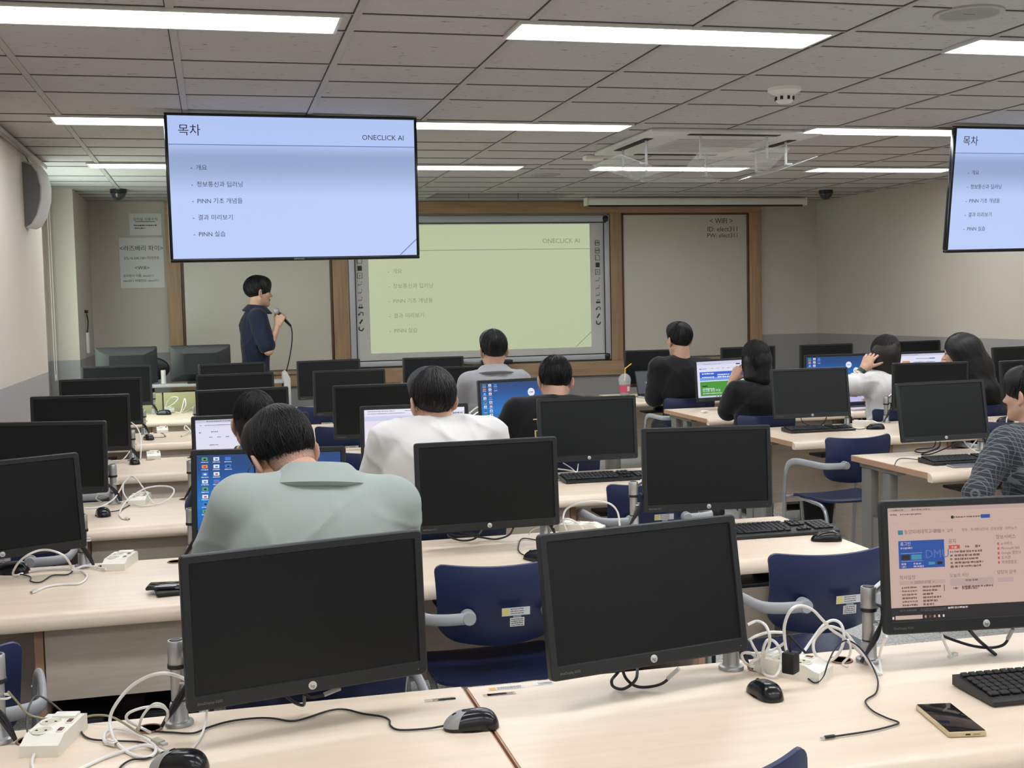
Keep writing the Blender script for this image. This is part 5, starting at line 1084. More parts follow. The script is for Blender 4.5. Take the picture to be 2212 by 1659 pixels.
# ---------------------------------------------------------------- people
class Field:
    """signed-distance grid for smooth, continuous bodies"""
    def __init__(s, lo, hi, res):
        s.lo = np.array(lo, float); s.res = res; s.n = np.ceil((np.array(hi)-s.lo)/res).astype(int)+1
        s.F = np.full(tuple(s.n), .25, np.float32); s.ax = [s.lo[i]+res*np.arange(s.n[i]) for i in range(3)]
    def sub_(s, lo, hi):
        a = np.clip(np.floor((np.array(lo)-s.lo)/s.res).astype(int), 0, s.n); b = np.clip(np.ceil((np.array(hi)-s.lo)/s.res).astype(int)+1, 0, s.n)
        if (b <= a).any(): return None, None
        sl = tuple(slice(a[i], b[i]) for i in range(3))
        X, Y, Z = np.meshgrid(*[s.ax[i][sl[i]] for i in range(3)], indexing='ij')
        return sl, np.stack([X, Y, Z], -1)
    def merge(s, sl, d, k, cut):
        A = s.F[sl]; d = d.astype(np.float32)
        if cut: A, d = -A, d
        h = np.clip(.5+.5*(d-A)/k, 0, 1); r = d*(1-h)+A*h-k*h*(1-h); s.F[sl] = -r if cut else r
    def cone(s, a, b, ra, rb=None, k=.02, cut=False, R=None, sc=None):
        rb = ra if rb is None else rb; a, b = np.array(a, float), np.array(b, float); m = max(ra, rb)*(max(sc) if sc is not None else 1)+k+3*s.res
        sl, P = s.sub_(np.minimum(a, b)-m, np.maximum(a, b)+m)
        if sl is None: return
        q = P-a; ba = b-a; f = 1.0
        if sc is not None:
            sc = np.array(sc, float); q = (q@R)/sc if R is not None else q/sc; ba = (ba@R)/sc if R is not None else ba/sc; f = sc.min()
        t = np.clip((q@ba)/(ba@ba+1e-12), 0, 1); d = (np.linalg.norm(q-t[..., None]*ba, axis=-1)-(ra+(rb-ra)*t))*f
        s.merge(sl, d, k, cut)
    def ell(s, c, r, k=.02, R=None, cut=False):
        c, r = np.array(c, float), np.array(r, float); m = r.max()+k+3*s.res
        sl, P = s.sub_(c-m, c+m)
        if sl is None: return
        q = P-c
        if R is not None: q = q@R
        k0 = np.linalg.norm(q/r, axis=-1); k1 = np.linalg.norm(q/(r*r), axis=-1)+1e-9; s.merge(sl, k0*(k0-1)/k1, k, cut)
    def keep(s, fn, k=.01):
        """intersect with fn(P)<0"""
        P = np.stack(np.meshgrid(*s.ax, indexing='ij'), -1); d = fn(P).astype(np.float32); A = s.F
        h = np.clip(.5-.5*(d-A)/k, 0, 1); s.F = d*(1-h)+A*h+k*h*(1-h)
    def folds(s, amp, freq, seed, dirs=None):
        r = np.random.RandomState(seed); P = np.stack(np.meshgrid(*s.ax, indexing='ij'), -1).astype(np.float32); o = np.zeros(s.F.shape, np.float32)
        for i in range(5):
            d = r.normal(size=3) if dirs is None else np.array(dirs[i % len(dirs)])+r.normal(size=3)*.35
            d = (d/np.linalg.norm(d)*freq*r.uniform(.6, 1.5)).astype(np.float32); w = r.normal(size=3).astype(np.float32)*freq*.35
            ph = P@d*.5+1.2*np.sin(P@w+r.uniform(0, 6)); m = np.clip(.3+.7*np.sin(P@(r.normal(size=3).astype(np.float32)*9)+r.uniform(0, 6)), 0, 1); o -= ((1-np.abs(np.sin(ph)))**3*2-.5)*m
        s.F += amp*o/2.2
    def mesh(s):
        F = s.F; B = F < 0; n = np.array(F.shape)-1
        cs = [(i, j, k) for i in (0, 1) for j in (0, 1) for k in (0, 1)]
        st = sum(B[c[0]:c[0]+n[0], c[1]:c[1]+n[1], c[2]:c[2]+n[2]].astype(np.int8) for c in cs)
        cells = np.argwhere((st > 0) & (st < 8)); N = len(cells); acc = np.zeros((N, 3)); cnt = np.zeros(N)
        for c0 in cs:
            for ax in range(3):
                if c0[ax]: continue
                c1 = list(c0); c1[ax] = 1; f0 = F[tuple((cells+c0).T)]; f1 = F[tuple((cells+c1).T)]; m = (f0 < 0) != (f1 < 0)
                t = np.where(m, f0/(f0-f1+1e-20), 0); p = np.array(c0, float)+t[:, None]*(np.array(c1)-c0); acc[m] += p[m]; cnt[m] += 1
        V = s.lo+s.res*(cells+acc/cnt[:, None]); I = np.full(tuple(n), -1); I[tuple(cells.T)] = np.arange(N); Q = []
        for ax in range(3):
            u, v = (ax+1) % 3, (ax+2) % 3; lo = [0, 0, 0]; hi = list(F.shape); lo[u] = lo[v] = 1; hi[ax] -= 1; hi[u] -= 1; hi[v] -= 1
            a = B[lo[0]:hi[0], lo[1]:hi[1], lo[2]:hi[2]]; sh = [0, 0, 0]; sh[ax] = 1
            b = B[lo[0]+sh[0]:hi[0]+sh[0], lo[1]+sh[1]:hi[1]+sh[1], lo[2]+sh[2]:hi[2]+sh[2]]
            e = np.argwhere(a != b)+lo
            if not len(e): continue
            U = np.zeros(3, int); U[u] = 1; Vv = np.zeros(3, int); Vv[v] = 1
            q = np.stack([I[tuple((e-U-Vv).T)], I[tuple((e-Vv).T)], I[tuple(e.T)], I[tuple((e-U).T)]], 1); fl = B[tuple(e.T)]; q[~fl] = q[~fl][:, ::-1]; Q.append(q)
        Q = np.concatenate(Q); Q = Q[(Q >= 0).all(1)]
        # two rounds of light smoothing
        for _ in range(2):
            S_ = np.zeros_like(V); c = np.zeros(N)
            for i in range(4): a, b = Q[:, i], Q[:, (i+1) % 4]; np.add.at(S_, a, V[b]); np.add.at(c, a, 1); np.add.at(S_, b, V[a]); np.add.at(c, b, 1)
            V = .55*V+.45*S_/np.maximum(c, 1)[:, None]
        return V, Q
def sdf_object(name, parts, mats, parent, pick=None):
    """parts: list of (verts, quads) joined in one mesh"""
    V = np.concatenate([p[0] for p in parts]); o = 0; Q = []
    for v, q in parts: Q.append(q+o); o += len(v)
    Q = np.concatenate(Q); me = bpy.data.meshes.new(name)
    me.vertices.add(len(V)); me.vertices.foreach_set('co', V.astype(np.float32).ravel()); me.loops.add(4*len(Q)); me.loops.foreach_set('vertex_index', Q.ravel().astype(np.int32))
    me.polygons.add(len(Q)); me.polygons.foreach_set('loop_start', np.arange(0, 4*len(Q), 4, dtype=np.int32))
    for m in (mats if isinstance(mats, (list, tuple)) else [mats]): me.materials.append(m)
    if pick is not None: me.polygons.foreach_set('material_index', pick(V[Q].mean(1)).astype(np.int32))
    me.polygons.foreach_set('use_smooth', np.ones(len(Q), bool)); me.update(calc_edges=True); me.validate()
    ob = bpy.data.objects.new(name, me); C.objects.link(ob); ob.parent = parent; return ob
def rot(yaw=0, pitch=0, roll=0):
    """columns are the axes right, forward, up; yaw turns left, pitch nods forward, roll leans to the right"""
    return np.array((Matrix.Rotation(yaw, 3, 'Z') @ Matrix.Rotation(-pitch, 3, 'X') @ Matrix.Rotation(roll, 3, 'Y')))
def nz(v): v = np.array(v, float); return v/(np.linalg.norm(v)+1e-12)
M_skin = mat('skin', (204, 162, 138), .5, noise=(30, .05), spec=.35)
M_lips = mat('lips', (176, 108, 98), .45)
M_eye = mat('eye', (30, 24, 22), .2)
M_hair = mat('hair_black', (14, 13, 13), .5, bump=(60, .3, (9, 9, .8)), spec=.4)
M_hairb = mat('hair_dark_brown', (32, 25, 23), .5, bump=(60, .3, (9, 9, .8)), spec=.4)
M_fade = mat('hair_clipped', (112, 84, 70), .7, noise=(420, .5))
M_trous = mat('trousers_dark', (38, 40, 46), .8)
M_shoe = mat('shoes', (40, 38, 38), .6)
nt_ = M_fade.node_tree; at_ = nt_.nodes.new('ShaderNodeAttribute'); at_.attribute_name = 'tone'
for l_ in list(nt_.links):
    if l_.to_socket.name == 'Vector' and l_.to_node.type == 'VECT_MATH': pass
for n_ in nt_.nodes:
    if n_.type == 'VECT_MATH': nt_.links.new(at_.outputs['Color'], n_.inputs[0])
def cloth(name, rgb, **k): return mat('cloth_'+name, rgb, .85, bump=(520, .12), spec=.2, sheen=.15, **k)
def plaid():
    m = cloth('plaid', (62, 66, 70)); nt = m.node_tree; b = nt.nodes['Principled BSDF']; tc = nt.nodes.new('ShaderNodeTexCoord'); fac = None
    sp = nt.nodes.new('ShaderNodeSeparateXYZ'); nt.links.new(tc.outputs['Object'], sp.inputs[0])
    def mth(op, x, y):
        n = nt.nodes.new('ShaderNodeMath'); n.operation = op
        for i, v in enumerate((x, y)):
            if isinstance(v, (int, float)): n.inputs[i].default_value = v
            elif v is not None: nt.links.new(v, n.inputs[i])
        return n.outputs[0]
    lns = []
    for e in (mth('ADD', sp.outputs['X'], mth('MULTIPLY', sp.outputs['Y'], .7)), mth('ADD', sp.outputs['Z'], mth('MULTIPLY', sp.outputs['X'], .25))):
        lns.append(mth('LESS_THAN', mth('FRACT', mth('MULTIPLY', e, 46), None), .16))
    fac = mth('MAXIMUM', lns[0], lns[1])
    mx = nt.nodes.new('ShaderNodeMix'); mx.data_type = 'RGBA'; mx.inputs[6].default_value = (*lin((58, 62, 66)), 1); mx.inputs[7].default_value = (*lin((112, 116, 118)), 1)
    nt.links.new(fac, mx.inputs[0]); nt.links.new(mx.outputs[2], b.inputs['Base Color']); return m

def add_hand(parts, wrist, d, nrm, s, side, curl=(.5, .5, .3), spread=.05, thumb=(.6, .5), res=.0042):
    """palm, four unequal bent fingers and a thumb; d points along the hand, nrm out of the palm, side +1 when the thumb is to the right of d seen from the back"""
    d = nz(d); nrm = nz(np.array(nrm)-d*np.dot(nrm, d)); lat = np.cross(nrm, d)*side   # towards the thumb
    w = np.array(wrist); F = Field(w-.2*s, w+.2*s, res)
    kn = [w+d*L*s+lat*o*s for L, o in ((.086, .032), (.09, .011), (.086, -.010), (.078, -.030))]
    F.cone(w-d*.035*s, w+d*.01*s, .0245*s, .024*s, k=.012, sc=None)
    for i, q in enumerate(kn): F.cone(w+d*.008*s+lat*(.017-.0115*i)*s, q, .015*s, .0115*s, k=.014)
    F.ell(w+d*.04*s+lat*.024*s+nrm*.008*s, (.02*s, .026*s, .016*s), k=.015, R=np.stack([lat, d, nrm], 1))
    for i, (q, L) in enumerate(zip(kn, (.92, 1.02, .95, .74))):
        a = 0; p = q; lt = lat*(spread*(1.5-i))
        for seg, ln, r0, r1 in ((0, .045, .0098, .0088), (1, .028, .0086, .0078), (2, .022, .0076, .0062)):
            a += curl[seg]+.06*i; v = nz(d*math.cos(a)+nrm*math.sin(a)+lt); p2 = p+v*ln*L*s; F.cone(p, p2, r0*s, r1*s, k=.004); p = p2
    p = w+d*.028*s+lat*.028*s+nrm*.006*s; v = nz(d*.62+lat*.72+nrm*.25)
    for ln, r0, r1, b in ((.038, .0125, .0105, thumb[0]*.5), (.03, .0105, .0092, thumb[0]), (.024, .009, .0068, thumb[1])):
        v = nz(v*math.cos(b)+(d*.7-lat*.4+nrm*.5)*math.sin(b)); p2 = p+v*ln*s; F.cone(p, p2, r0*s, r1*s, k=.006); p = p2
    parts.append(F.mesh())

def person(label, N, H, pelvis, yaw=0., head=(0, 0, 0), s=1., res=.008, shirt=None, sleeve=.75, arms=None, hands=None, hair='short', hairmat=None, collar=False, width=1., stand=False, neckhole=.062, seed=1, nstr=500, lean_side=0., bangs=0., girth=1., fold=.008, tro=None, sleeve_r=1.0):
    """N base of the neck, H middle of the head, pelvis: world points. yaw 0 faces the front wall."""
    px_, py_ = pelvis[0], pelvis[1]; t = thing('person', label, 'person', (px_, py_, 0), yaw)
    Wm = np.array(Matrix.Rotation(-yaw, 3, 'Z')); L = lambda p: Wm@(np.array(p, float)-np.array([px_, py_, 0]))
    Nn, Hh, P = L(N), L(H), np.array([0, 0, pelvis[2]]); Rh = rot(*head)
    up = nz(Nn-P); rt = nz(np.cross(np.array([0, 1., 0]), up)); rt = nz(rt+np.array([0, 0, lean_side])); fw = np.cross(up, rt); B = np.stack([rt, fw, up], 1); hN = np.linalg.norm(Nn-P)
    tb = lambda x, y, z: P+B@np.array([x*s*width, y*s, z])
    hb = lambda x, y, z: Hh+Rh@np.array([x, y, z])*s
    sh = {k: tb(q*.178, .0, hN-.055*s) for k, q in (('L', -1), ('R', 1))}
    arms = arms or {}; A = {}
    for k, q in (('L', -1), ('R', 1)):
        if arms.get(k): e, w = L(arms[k][0]), L(arms[k][1])
        else: e = sh[k]+np.array([q*.05, .10, -.23])*s; w = e+np.array([-q*.06, .22, .015])*s
        if not arms.get(k) and not stand: e[2] = max(e[2], .80); w[2] = max(w[2], .83)
        A[k] = (e, w)
    hips = {k: np.array([q*.09*s, 0, pelvis[2]-.01]) for k, q in (('L', -1), ('R', 1))}
    if stand: knees = {k: np.array([q*.095*s, .02, pelvis[2]*.52]) for k, q in (('L', -1), ('R', 1))}; ank = {k: np.array([q*.1*s, -.02, .09]) for k, q in (('L', -1), ('R', 1))}
    else: knees = {k: np.array([q*.12*s, .40*s, .535]) for k, q in (('L', -1), ('R', 1))}; ank = {k: np.array([q*.12*s, .37*s, .1]) for k, q in (('L', -1), ('R', 1))}
    pts = np.array([Hh+.2*s, Hh-.2*s, P-.2*s, P+.2*s]+[p for k in 'LR' for p in (sh[k], A[k][0], A[k][1], knees[k], ank[k])]); lo, hi = pts.min(0)-.12, pts.max(0)+.12; lo[2] = max(lo[2], .03)
    def torso(F, g, full):
        sc = (1, .66, 1)
        F.cone(tb(0, -.005, .02), tb(0, .0, hN*.42), (.155*girth+g)*s, (.150*girth+g)*s, k=.05, R=B, sc=sc)
        F.cone(tb(0, .0, hN*.42), tb(0, -.01, hN-.225*s), (.150*girth+g)*s, (.168*girth+g)*s*width, k=.05, R=B, sc=sc)
        F.cone(sh['L']*.78+sh['R']*.22, sh['R']*.78+sh['L']*.22, (.062+g)*s, k=.05)
        F.ell(tb(0, -.02, hN-.12*s), ((.17+g)*s*width, (.095+g)*s*girth, (.11+g)*s), k=.05, R=B)
        for k in 'LR': F.cone(Nn-up*.035*s, sh[k]*.85+Nn*.15, (.050+g)*s, (.05+g)*s, k=.045)
    # body, one continuous surface
    parts = []; F = Field(lo, hi, res)
    torso(F, -.012, True)
    for k in 'LR':
        e, w = A[k]; F.cone(sh[k], e, .05*s, .038*s, k=.03); F.cone(e, w, .038*s, .0245*s, k=.02)
        F.cone(hips[k], knees[k], .075*s, .052*s, k=.04); F.cone(knees[k], ank[k], .05*s, .034*s, k=.03)
        F.cone(ank[k], ank[k]+np.array([0, .12, -.045])*s, .034*s, .026*s, k=.02)
    F.cone(hb(0, -.022, -.05), Nn-up*.03*s, .056*s, .062*s, k=.03); parts_hi = []
    near = Field(Hh-.2*s, Hh+.2*s, min(res, .0055))
    def headf(G):
        G.cone(hb(0, -.022, -.05), Nn-up*.03*s, .056*s, .062*s, k=.03)
        G.ell(hb(0, -.012, .035), np.array([.076, .095, .083])*s, k=.02, R=Rh); G.ell(hb(0, .030, -.035), np.array([.060, .062, .085])*s, k=.03, R=Rh)
        G.ell(hb(0, .070, -.098), np.array([.024, .022, .02])*s, k=.03, R=Rh)
        for q in (-1, 1): G.cone(hb(q*.052, .0, -.055), hb(q*.012, .072, -.098), .02*s, .016*s, k=.03); G.ell(hb(q*.040, .064, -.022), np.array([.024, .022, .022])*s, k=.025, R=Rh)
        G.ell(hb(0, .080, .024), np.array([.05, .016, .014])*s, k=.02, R=Rh)
        for q in (-1, 1): G.ell(hb(q*.031, .094, .004), np.array([.017, .010, .010])*s, k=.012, R=Rh, cut=True); G.ell(hb(q*.031, .081, .004), np.array([.013, .012, .011])*s, k=.004, R=Rh)
        G.cone(hb(0, .090, .005), hb(0, .113, -.030), .008*s, .0105*s, k=.014)
        for q in (-1, 1): G.ell(hb(q*.011, .100, -.034), np.array([.009, .010, .008])*s, k=.008, R=Rh)
        G.ell(hb(0, .0935, -.058), np.array([.022, .009, .0062])*s, k=.006, R=Rh); G.ell(hb(0, .0915, -.069), np.array([.019, .009, .0068])*s, k=.006, R=Rh)
        for q in (-1, 1):
            Re = Rh@rot(q*.55, 0, q*.12); G.ell(hb(q*.086, -.010, -.008), np.array([.0075, .022, .034])*s, k=.007, R=Re); G.ell(hb(q*.092, .0, -.006), np.array([.006, .011, .020])*s, k=.006, R=Re, cut=True); G.ell(hb(q*.080, .002, -.036), np.array([.007, .010, .012])*s, k=.008, R=Re)
    headf(near); parts_hi.append(near.mesh())
    cut = Nn+up*.005*s
    F.keep(lambda p: ((p-Nn)@nz(Hh-Nn))-.06*s, .004)
    if not stand: F.keep(lambda p: .476-p[..., 2]+10*np.maximum(0, p[..., 1]-.2), .01)
    parts += [F.mesh()]+parts_hi
    for k, hd in (hands or {}).items(): add_hand(parts, A[k][1], Wm@np.array(hd[0], float), Wm@np.array(hd[1], float), s, hd[2], *hd[3:])
    for k, q in (('L', -1), ('R', 1)):
        if not (hands or {}).get(k): add_hand(parts, A[k][1], nz(A[k][1]-A[k][0])*np.array([1, 1, .2]), (0, 0, -1), s, -q, (.10, .14, .1), .05, (.3, .2), .006)
    def pick(c):
        q = (c-Hh)@Rh/s; m = np.zeros(len(c), int)
        m[(np.abs(q[:, 0]) < .023) & (q[:, 1] > .088) & (q[:, 2] < -.052) & (q[:, 2] > -.076)] = 1
        m[(np.abs(np.abs(q[:, 0])-.031) < .012) & (q[:, 1] > .080) & (np.abs(q[:, 2]-.004) < .0055)] = 2
        return m
    sdf_object('body', parts, [M_skin, M_lips, M_eye], t, pick)
    # shirt
    G = Field(lo, hi, res); g = .010; torso(G, g, False)
    for k in 'LR':
        e, w = A[k]; a = sh[k]
        if sleeve <= 1: b = a+(e-a)*sleeve; G.cone(a, b, .062*s*sleeve_r, .060*s*sleeve_r, k=.035)
        else: G.cone(a, e, .064*s*sleeve_r, .054*s*sleeve_r, k=.035); G.cone(e, e+(w-e)*(sleeve-1), .054*s*sleeve_r, .042*s*sleeve_r, k=.02)
    if fold: G.folds(fold, 34, seed)
    for k in 'LR':   # clean cuff
        e, w = A[k]; a = sh[k]; dirv = nz(e-a) if sleeve <= 1 else nz(w-e); b = a+(e-a)*sleeve if sleeve <= 1 else e+(w-e)*(sleeve-1); G.cone(b+dirv*.005*s, b+dirv*.09*s, .085*s, .085*s, k=.004, cut=True) if sleeve <= 1 else None
        if sleeve <= 1: G.cone(a+(e-a)*.5, b, .056*s*sleeve_r, .0575*s*sleeve_r, k=.006)
    nd = nz(Hh-Nn); G.cone(Nn+up*.03*s+fw*.02*s, Nn+up*.20*s+fw*.02*s, neckhole*s, .09*s, k=.012, cut=True)
    G.keep(lambda p: (.03*s if not stand else -.06)-((p-P)@up), .01)
    shirt_o = sdf_object('shirt', [G.mesh()], shirt, t)
    # trousers and shoes
    K_ = Field(lo, hi, max(res, .009))
    K_.cone(P, P+np.array([0, 0, .06])*s, .145*girth*s, .145*girth*s, k=.04, sc=(1, .7, 1), R=np.eye(3))
    for k in 'LR': K_.cone(hips[k], knees[k], .088*s, .064*s, k=.03); K_.cone(knees[k], ank[k], .062*s, .05*s, k=.02)
    if not stand: K_.keep(lambda p: .470-p[..., 2]+10*np.maximum(0, p[..., 1]-.2)*1.0, .01)
    sdf_object('trousers', [K_.mesh()], tro or M_trous, t)
    for k in 'LR':
        S_ = Field(ank[k]-.2, ank[k]+.25, .01); a = ank[k]; S_.cone(a+np.array([0, -.03, -.045]), a+np.array([0, .12, -.055]), .04, .034, k=.02); S_.cone(a, a+np.array([0, 0, -.04]), .04, .04, k=.02); S_.keep(lambda p: .004-p[..., 2], .004)
        sdf_object('shoe', [S_.mesh()], M_shoe, t)
    # hair
    hm = hairmat or M_hair; ce = np.array([0, -.014, .037]); er = np.array([.0845, .109, .099])*(1.07 if hair == 'fringe' else 1.0)
    X = Field(Hh-np.array([.3, .3, .64 if hair in ('long', 'bob') else .2])*s, Hh+np.array([.3, .3, .2])*s, min(res, .006)); X.ell(hb(*ce), er*s, k=.01, R=Rh)
    base = dict(short=-.018, fringe=-.03, bun=-.05, bob=-.03, long=-.03, fade=.004)[hair]; slope = dict(short=.62, fringe=.36, bun=.72, bob=.5, long=.45, fade=.55)[hair]
    if hair in ('short', 'fringe', 'fade'): X.ell(hb(0, .03, .075), np.array([.078, .075, .062])*s, k=.03, R=Rh)
    if hair == 'bun': X.ell(hb(0, -.06, -.03), np.array([.075, .06, .075])*s, k=.03, R=Rh)
    line = lambda q: base+slope*(q[..., 1]-bangs*np.maximum(0, q[..., 1]-.03)*1.0)+.0035*np.sin(np.arctan2(q[..., 0], q[..., 1])*23+seed)+.0025*np.sin(np.arctan2(q[..., 0], q[..., 1])*51)
    if hair in ('short', 'fringe', 'bun', 'fade'): X.folds(.0028, 55, seed+5, [Rh[:, 0], Rh[:, 0]+Rh[:, 1]*.6]); X.keep(lambda p: (lambda q: (line(q)-q[..., 2])*.8)((p-Hh)@Rh/s)*s, .02)
    else:
        down = np.array([0, 0, -1.]); lw = .17 if hair == 'bob' else .42
        for q in (-1, 1):
            a = hb(q*.062, -.02, -.01); X.cone(a, a+down*lw*s*.55+Rh@np.array([q*.012, -.01, 0])*s, .042*s, .04*s, k=.04); 
            if hair == 'long': X.cone(a+down*lw*s*.5, a+down*lw*s+np.array([0, -.02, 0]), .04*s, .022*s, k=.04)
        a = hb(0, -.065, -.02); X.cone(a, a+down*lw*.62*s, .062*s, .06*s, k=.05)
        if hair == 'long':
            bp = [hb(0, -.04, .02), Nn-fw*.065*s+up*.05*s, Nn-fw*.115*s-up*.12*s, Nn-fw*.13*s-up*.30*s, Nn-fw*.125*s-up*.42*s]
            for q in (-.055, 0, .055):
                for i in range(4): X.cone(bp[i]+rt*q*s, bp[i+1]+rt*q*s*.8, (.075, .062, .05, .04)[i]*s, (.062, .05, .04, .018)[i]*s, k=.06)
        X.folds(.003, 60, seed+5, [Rh[:, 0], Rh[:, 0]+Rh[:, 1]*.5])
        X.ell(hb(0, .115, -.06), np.array([.062, .085, .10])*s, k=.015, R=Rh, cut=True)
    hair_o = sdf_object('hair', [X.mesh()], hm, t)
    # loose strands over the hair
    rnd = random.Random(seed); m = MB(); c0 = nz([0.02, -.28, .95]); e1 = nz(np.cross(c0, [0, 1, 0])); e2 = np.cross(c0, e1)
    for i in range(nstr):
        ph = rnd.uniform(0, 2*math.pi); th = rnd.uniform(.05, 1.25); dph = rnd.uniform(-.12, .12); of = rnd.uniform(.985, 1.03); path = []; ext = rnd.uniform(.0, .022); left = rnd.uniform(.35, 1.3); step = .16; acc = 0
        while th < 2.7 and acc < left:
            dv = math.cos(th)*c0+math.sin(th)*(math.cos(ph)*e1+math.sin(ph)*e2); q = ce+dv/np.sqrt(((dv/er)**2).sum())*of
            if q[2] < base+slope*(q[1]-bangs*max(0, q[1]-.03))-ext: break
            path.append(hb(*q)); th += step; ph += dph*step*4; acc += step
        if hair in ('bob', 'long') and path and len(path) > 2 and ((path[-1]-Hh)@Rh/s)[1] < .035:
            L_ = .14 if hair == 'bob' else .16; e = path[-1]; o_ = e-Hh; o_[2] = 0; o_ = nz(o_)
            for k in range(1, 5): path.append(e+np.array([0, 0, -L_*s*k/4])+o_*.006*math.sin(k*1.3)*s+np.array([rnd.uniform(-.002, .002)]*3))
        if len(path) >= 3: m.tube(path, [.0012*s, .0016*s, .0004*s], n=3, sp=2, cap=False)
    if m.v: m.build('hair_strands', hm, t, smooth=180)
    if hair == 'fade':
        Y_ = Field(Hh-.2*s, Hh+.2*s, min(res, .006)); Y_.ell(hb(0, -.012, .033), np.array([.0785, .0975, .084])*s, k=.01, R=Rh); Y_.cone(hb(0, -.03, -.03), hb(0, -.05, -.10), .060*s, .057*s, k=.03); Y_.keep(lambda p: (lambda q: np.maximum(np.maximum(q[..., 1]+.018, -.060-q[..., 2]), -np.abs(q[..., 0]*0)+(q[..., 2]-.06)))((p-Hh)@Rh/s)*s, .02)
        fo = sdf_object('clipped_hair', [Y_.mesh()], M_fade, t); ca = fo.data.color_attributes.new('tone', 'FLOAT_COLOR', 'POINT')
        cv = np.empty(3*len(fo.data.vertices), np.float32); fo.data.vertices.foreach_get('co', cv); q = ((cv.reshape(-1, 3)-Hh)@Rh/s); f_ = np.clip((q[:, 2]+.058)/.05, 0, 1)[:, None]
        ca.data.foreach_set('color', np.concatenate([np.array(lin((196, 156, 134)))*(1-f_)+np.array(lin((46, 36, 32)))*f_, np.ones((len(f_), 1))], 1).astype(np.float32).ravel())
    if collar:
        m = MB(); n = 40; rings = []
        for i in range(n+1):
            a = R(-158+316*i/n); bk = .5+.5*math.cos(a); ca, sa = -math.cos(a), math.sin(a); rr = []
            for r, h in ((.072, .0), (.070, .050+.014*bk), (.075, .056+.014*bk), (.083, .052+.012*bk), (.128+.014*(1-bk), .022-.028*(1-bk)), (.120+.014*(1-bk), .012-.028*(1-bk))): rr.append(tuple(Nn+rt*sa*r*1.04*s+fw*(ca*r*.95*s+.012*s)+up*(h-.012+.0*bk)*s))
            rings.append(rr)
        vs = [p for r in rings for p in r]; fs = [(i*6+k, i*6+(k+1) % 6, (i+1)*6+(k+1) % 6, (i+1)*6+k) for i in range(n) for k in range(6)]; fs += [tuple(range(6)), tuple(reversed(range(n*6, n*6+6)))]
        m.add(vs, fs); m.build('collar', shirt, t, smooth=50)
    return t, dict(hb=hb, tb=tb, sh=sh, A=A, L=L, Nn=Nn, Rh=Rh, B=B, hN=hN, up=up, fw=fw, rt=rt, shirt=shirt_o, s=s)
from mathutils.bvhtree import BVHTree
def at(x, y, Y): return ony(x, y, Y)
def on_surface(o, pts, d, off):
    bv = BVHTree.FromPolygons([v.co for v in o.data.vertices], [p.vertices for p in o.data.polygons]); out = []; d = Vector(d)
    for p in pts:
        p = Vector(p); h = bv.ray_cast(p-d*.5, d, 1.2)
        out.append((h[0]-d*off) if h[0] else p)
    return out
M_watch = mat('watch_green', (40, 70, 66), .35)
# presenter
Y = 11.75
N_ = at(551, 672, Y); Hc = at(559, 631, Y)
pr, K1 = person('standing person in dark navy short-sleeved shirt speaking into a microphone', N_, Hc, (N_[0]-.01, Y, 1.0), yaw=-1.45, head=(.12, .06, 0), s=1.12, res=.0085, shirt=cloth('navy', (32, 38, 58)), sleeve=.82, sleeve_r=1.28,
    arms={'R': (at(580, 758, Y-.24), at(600, 702, Y-.2)), 'L': (at(560, 770, Y+.22), at(572, 835, Y+.2))}, hands={'R': ((.35, .05, .9), (.25, .95, -.1), -1, (1.15, 1.2, .8), .02, (.5, .7))}, hair='fringe', bangs=.9, collar=True, stand=True, neckhole=.058, nstr=450, width=.95, girth=1.05)
m = MB()
for q in (.30, .12, -.04, -.22): p = K1['tb'](.012, .125, K1['hN']-.30+q); m.ell(tuple(p), (.007, .007, .007), 8, 6)
m.build('shirt_buttons', M_white, pr)
a, b = at(597, 672, Y-.2), at(628, 704, Y-.14); v = nz(b-a); t = thing('microphone', 'corded microphone with round grey head held by the standing presenter', 'microphone', tuple(a))
Mm = Matrix.Translation((0, 0, 0)) @ Vector((0, 0, 1)).rotation_difference(Vector(v)).to_matrix().to_4x4(); ln = np.linalg.norm(b-a)
m = MB(); m.ell((0, 0, 0), (.030, .030, .030), 18, 12, M=Mm); m.build('head_grille', mat('mic_mesh', (176, 168, 172), .5, metal=.3), t)
m = MB(); m.lathe([(.018, .024), (.019, .04), (.015, ln*.6), (.011, ln)], 14, M=Mm); m.build('handle', M_blk, t)
m = MB(); m.tube([tuple(b-a)]+[tuple(at(x, y, Y-.14)-a) for x, y in ((631, 718), (630, 745), (624, 780), (618, 806))]+[tuple(at(616, 840, Y-.12)-a)], .006); m.build('cable', M_bcable, t)
# front row of the picture: grey-green shirt, bowed head
Y = 3.12
N_ = at(688, 1044, Y); Hc = at(612, 985, Y+.16)
p3, K3 = person('person in grey-green collared shirt with bowed head, lower left of centre', N_, Hc, (at(655, 1100, Y)[0], Y-.06, .535), yaw=.06, head=(.30, .52, -.16), s=1.0, res=.0055, shirt=cloth('sage', (160, 170, 164)), sleeve=.92, hair='fade', collar=True, neckhole=.066, nstr=2600, seed=4, width=1.12, girth=1.16, fold=.007, sleeve_r=1.22,
    arms={'L': (at(462, 1230, Y+.12), at(520, 1200, Y+.42)), 'R': (at(846, 1215, Y+.12), at(800, 1190, Y+.42))})
pts = []
for i in range(25): u = -1+2*i/24; pts.append(K3['tb'](.19*u, -.3, K3['hN']-.165-.018*u*u))
m = MB(); m.tube(on_surface(K3['shirt'], pts, K3['fw'], -.0002), .0014, n=5, sp=2); m.build('yoke_seam', mat('seam_dark', (112, 122, 120), .9), p3)
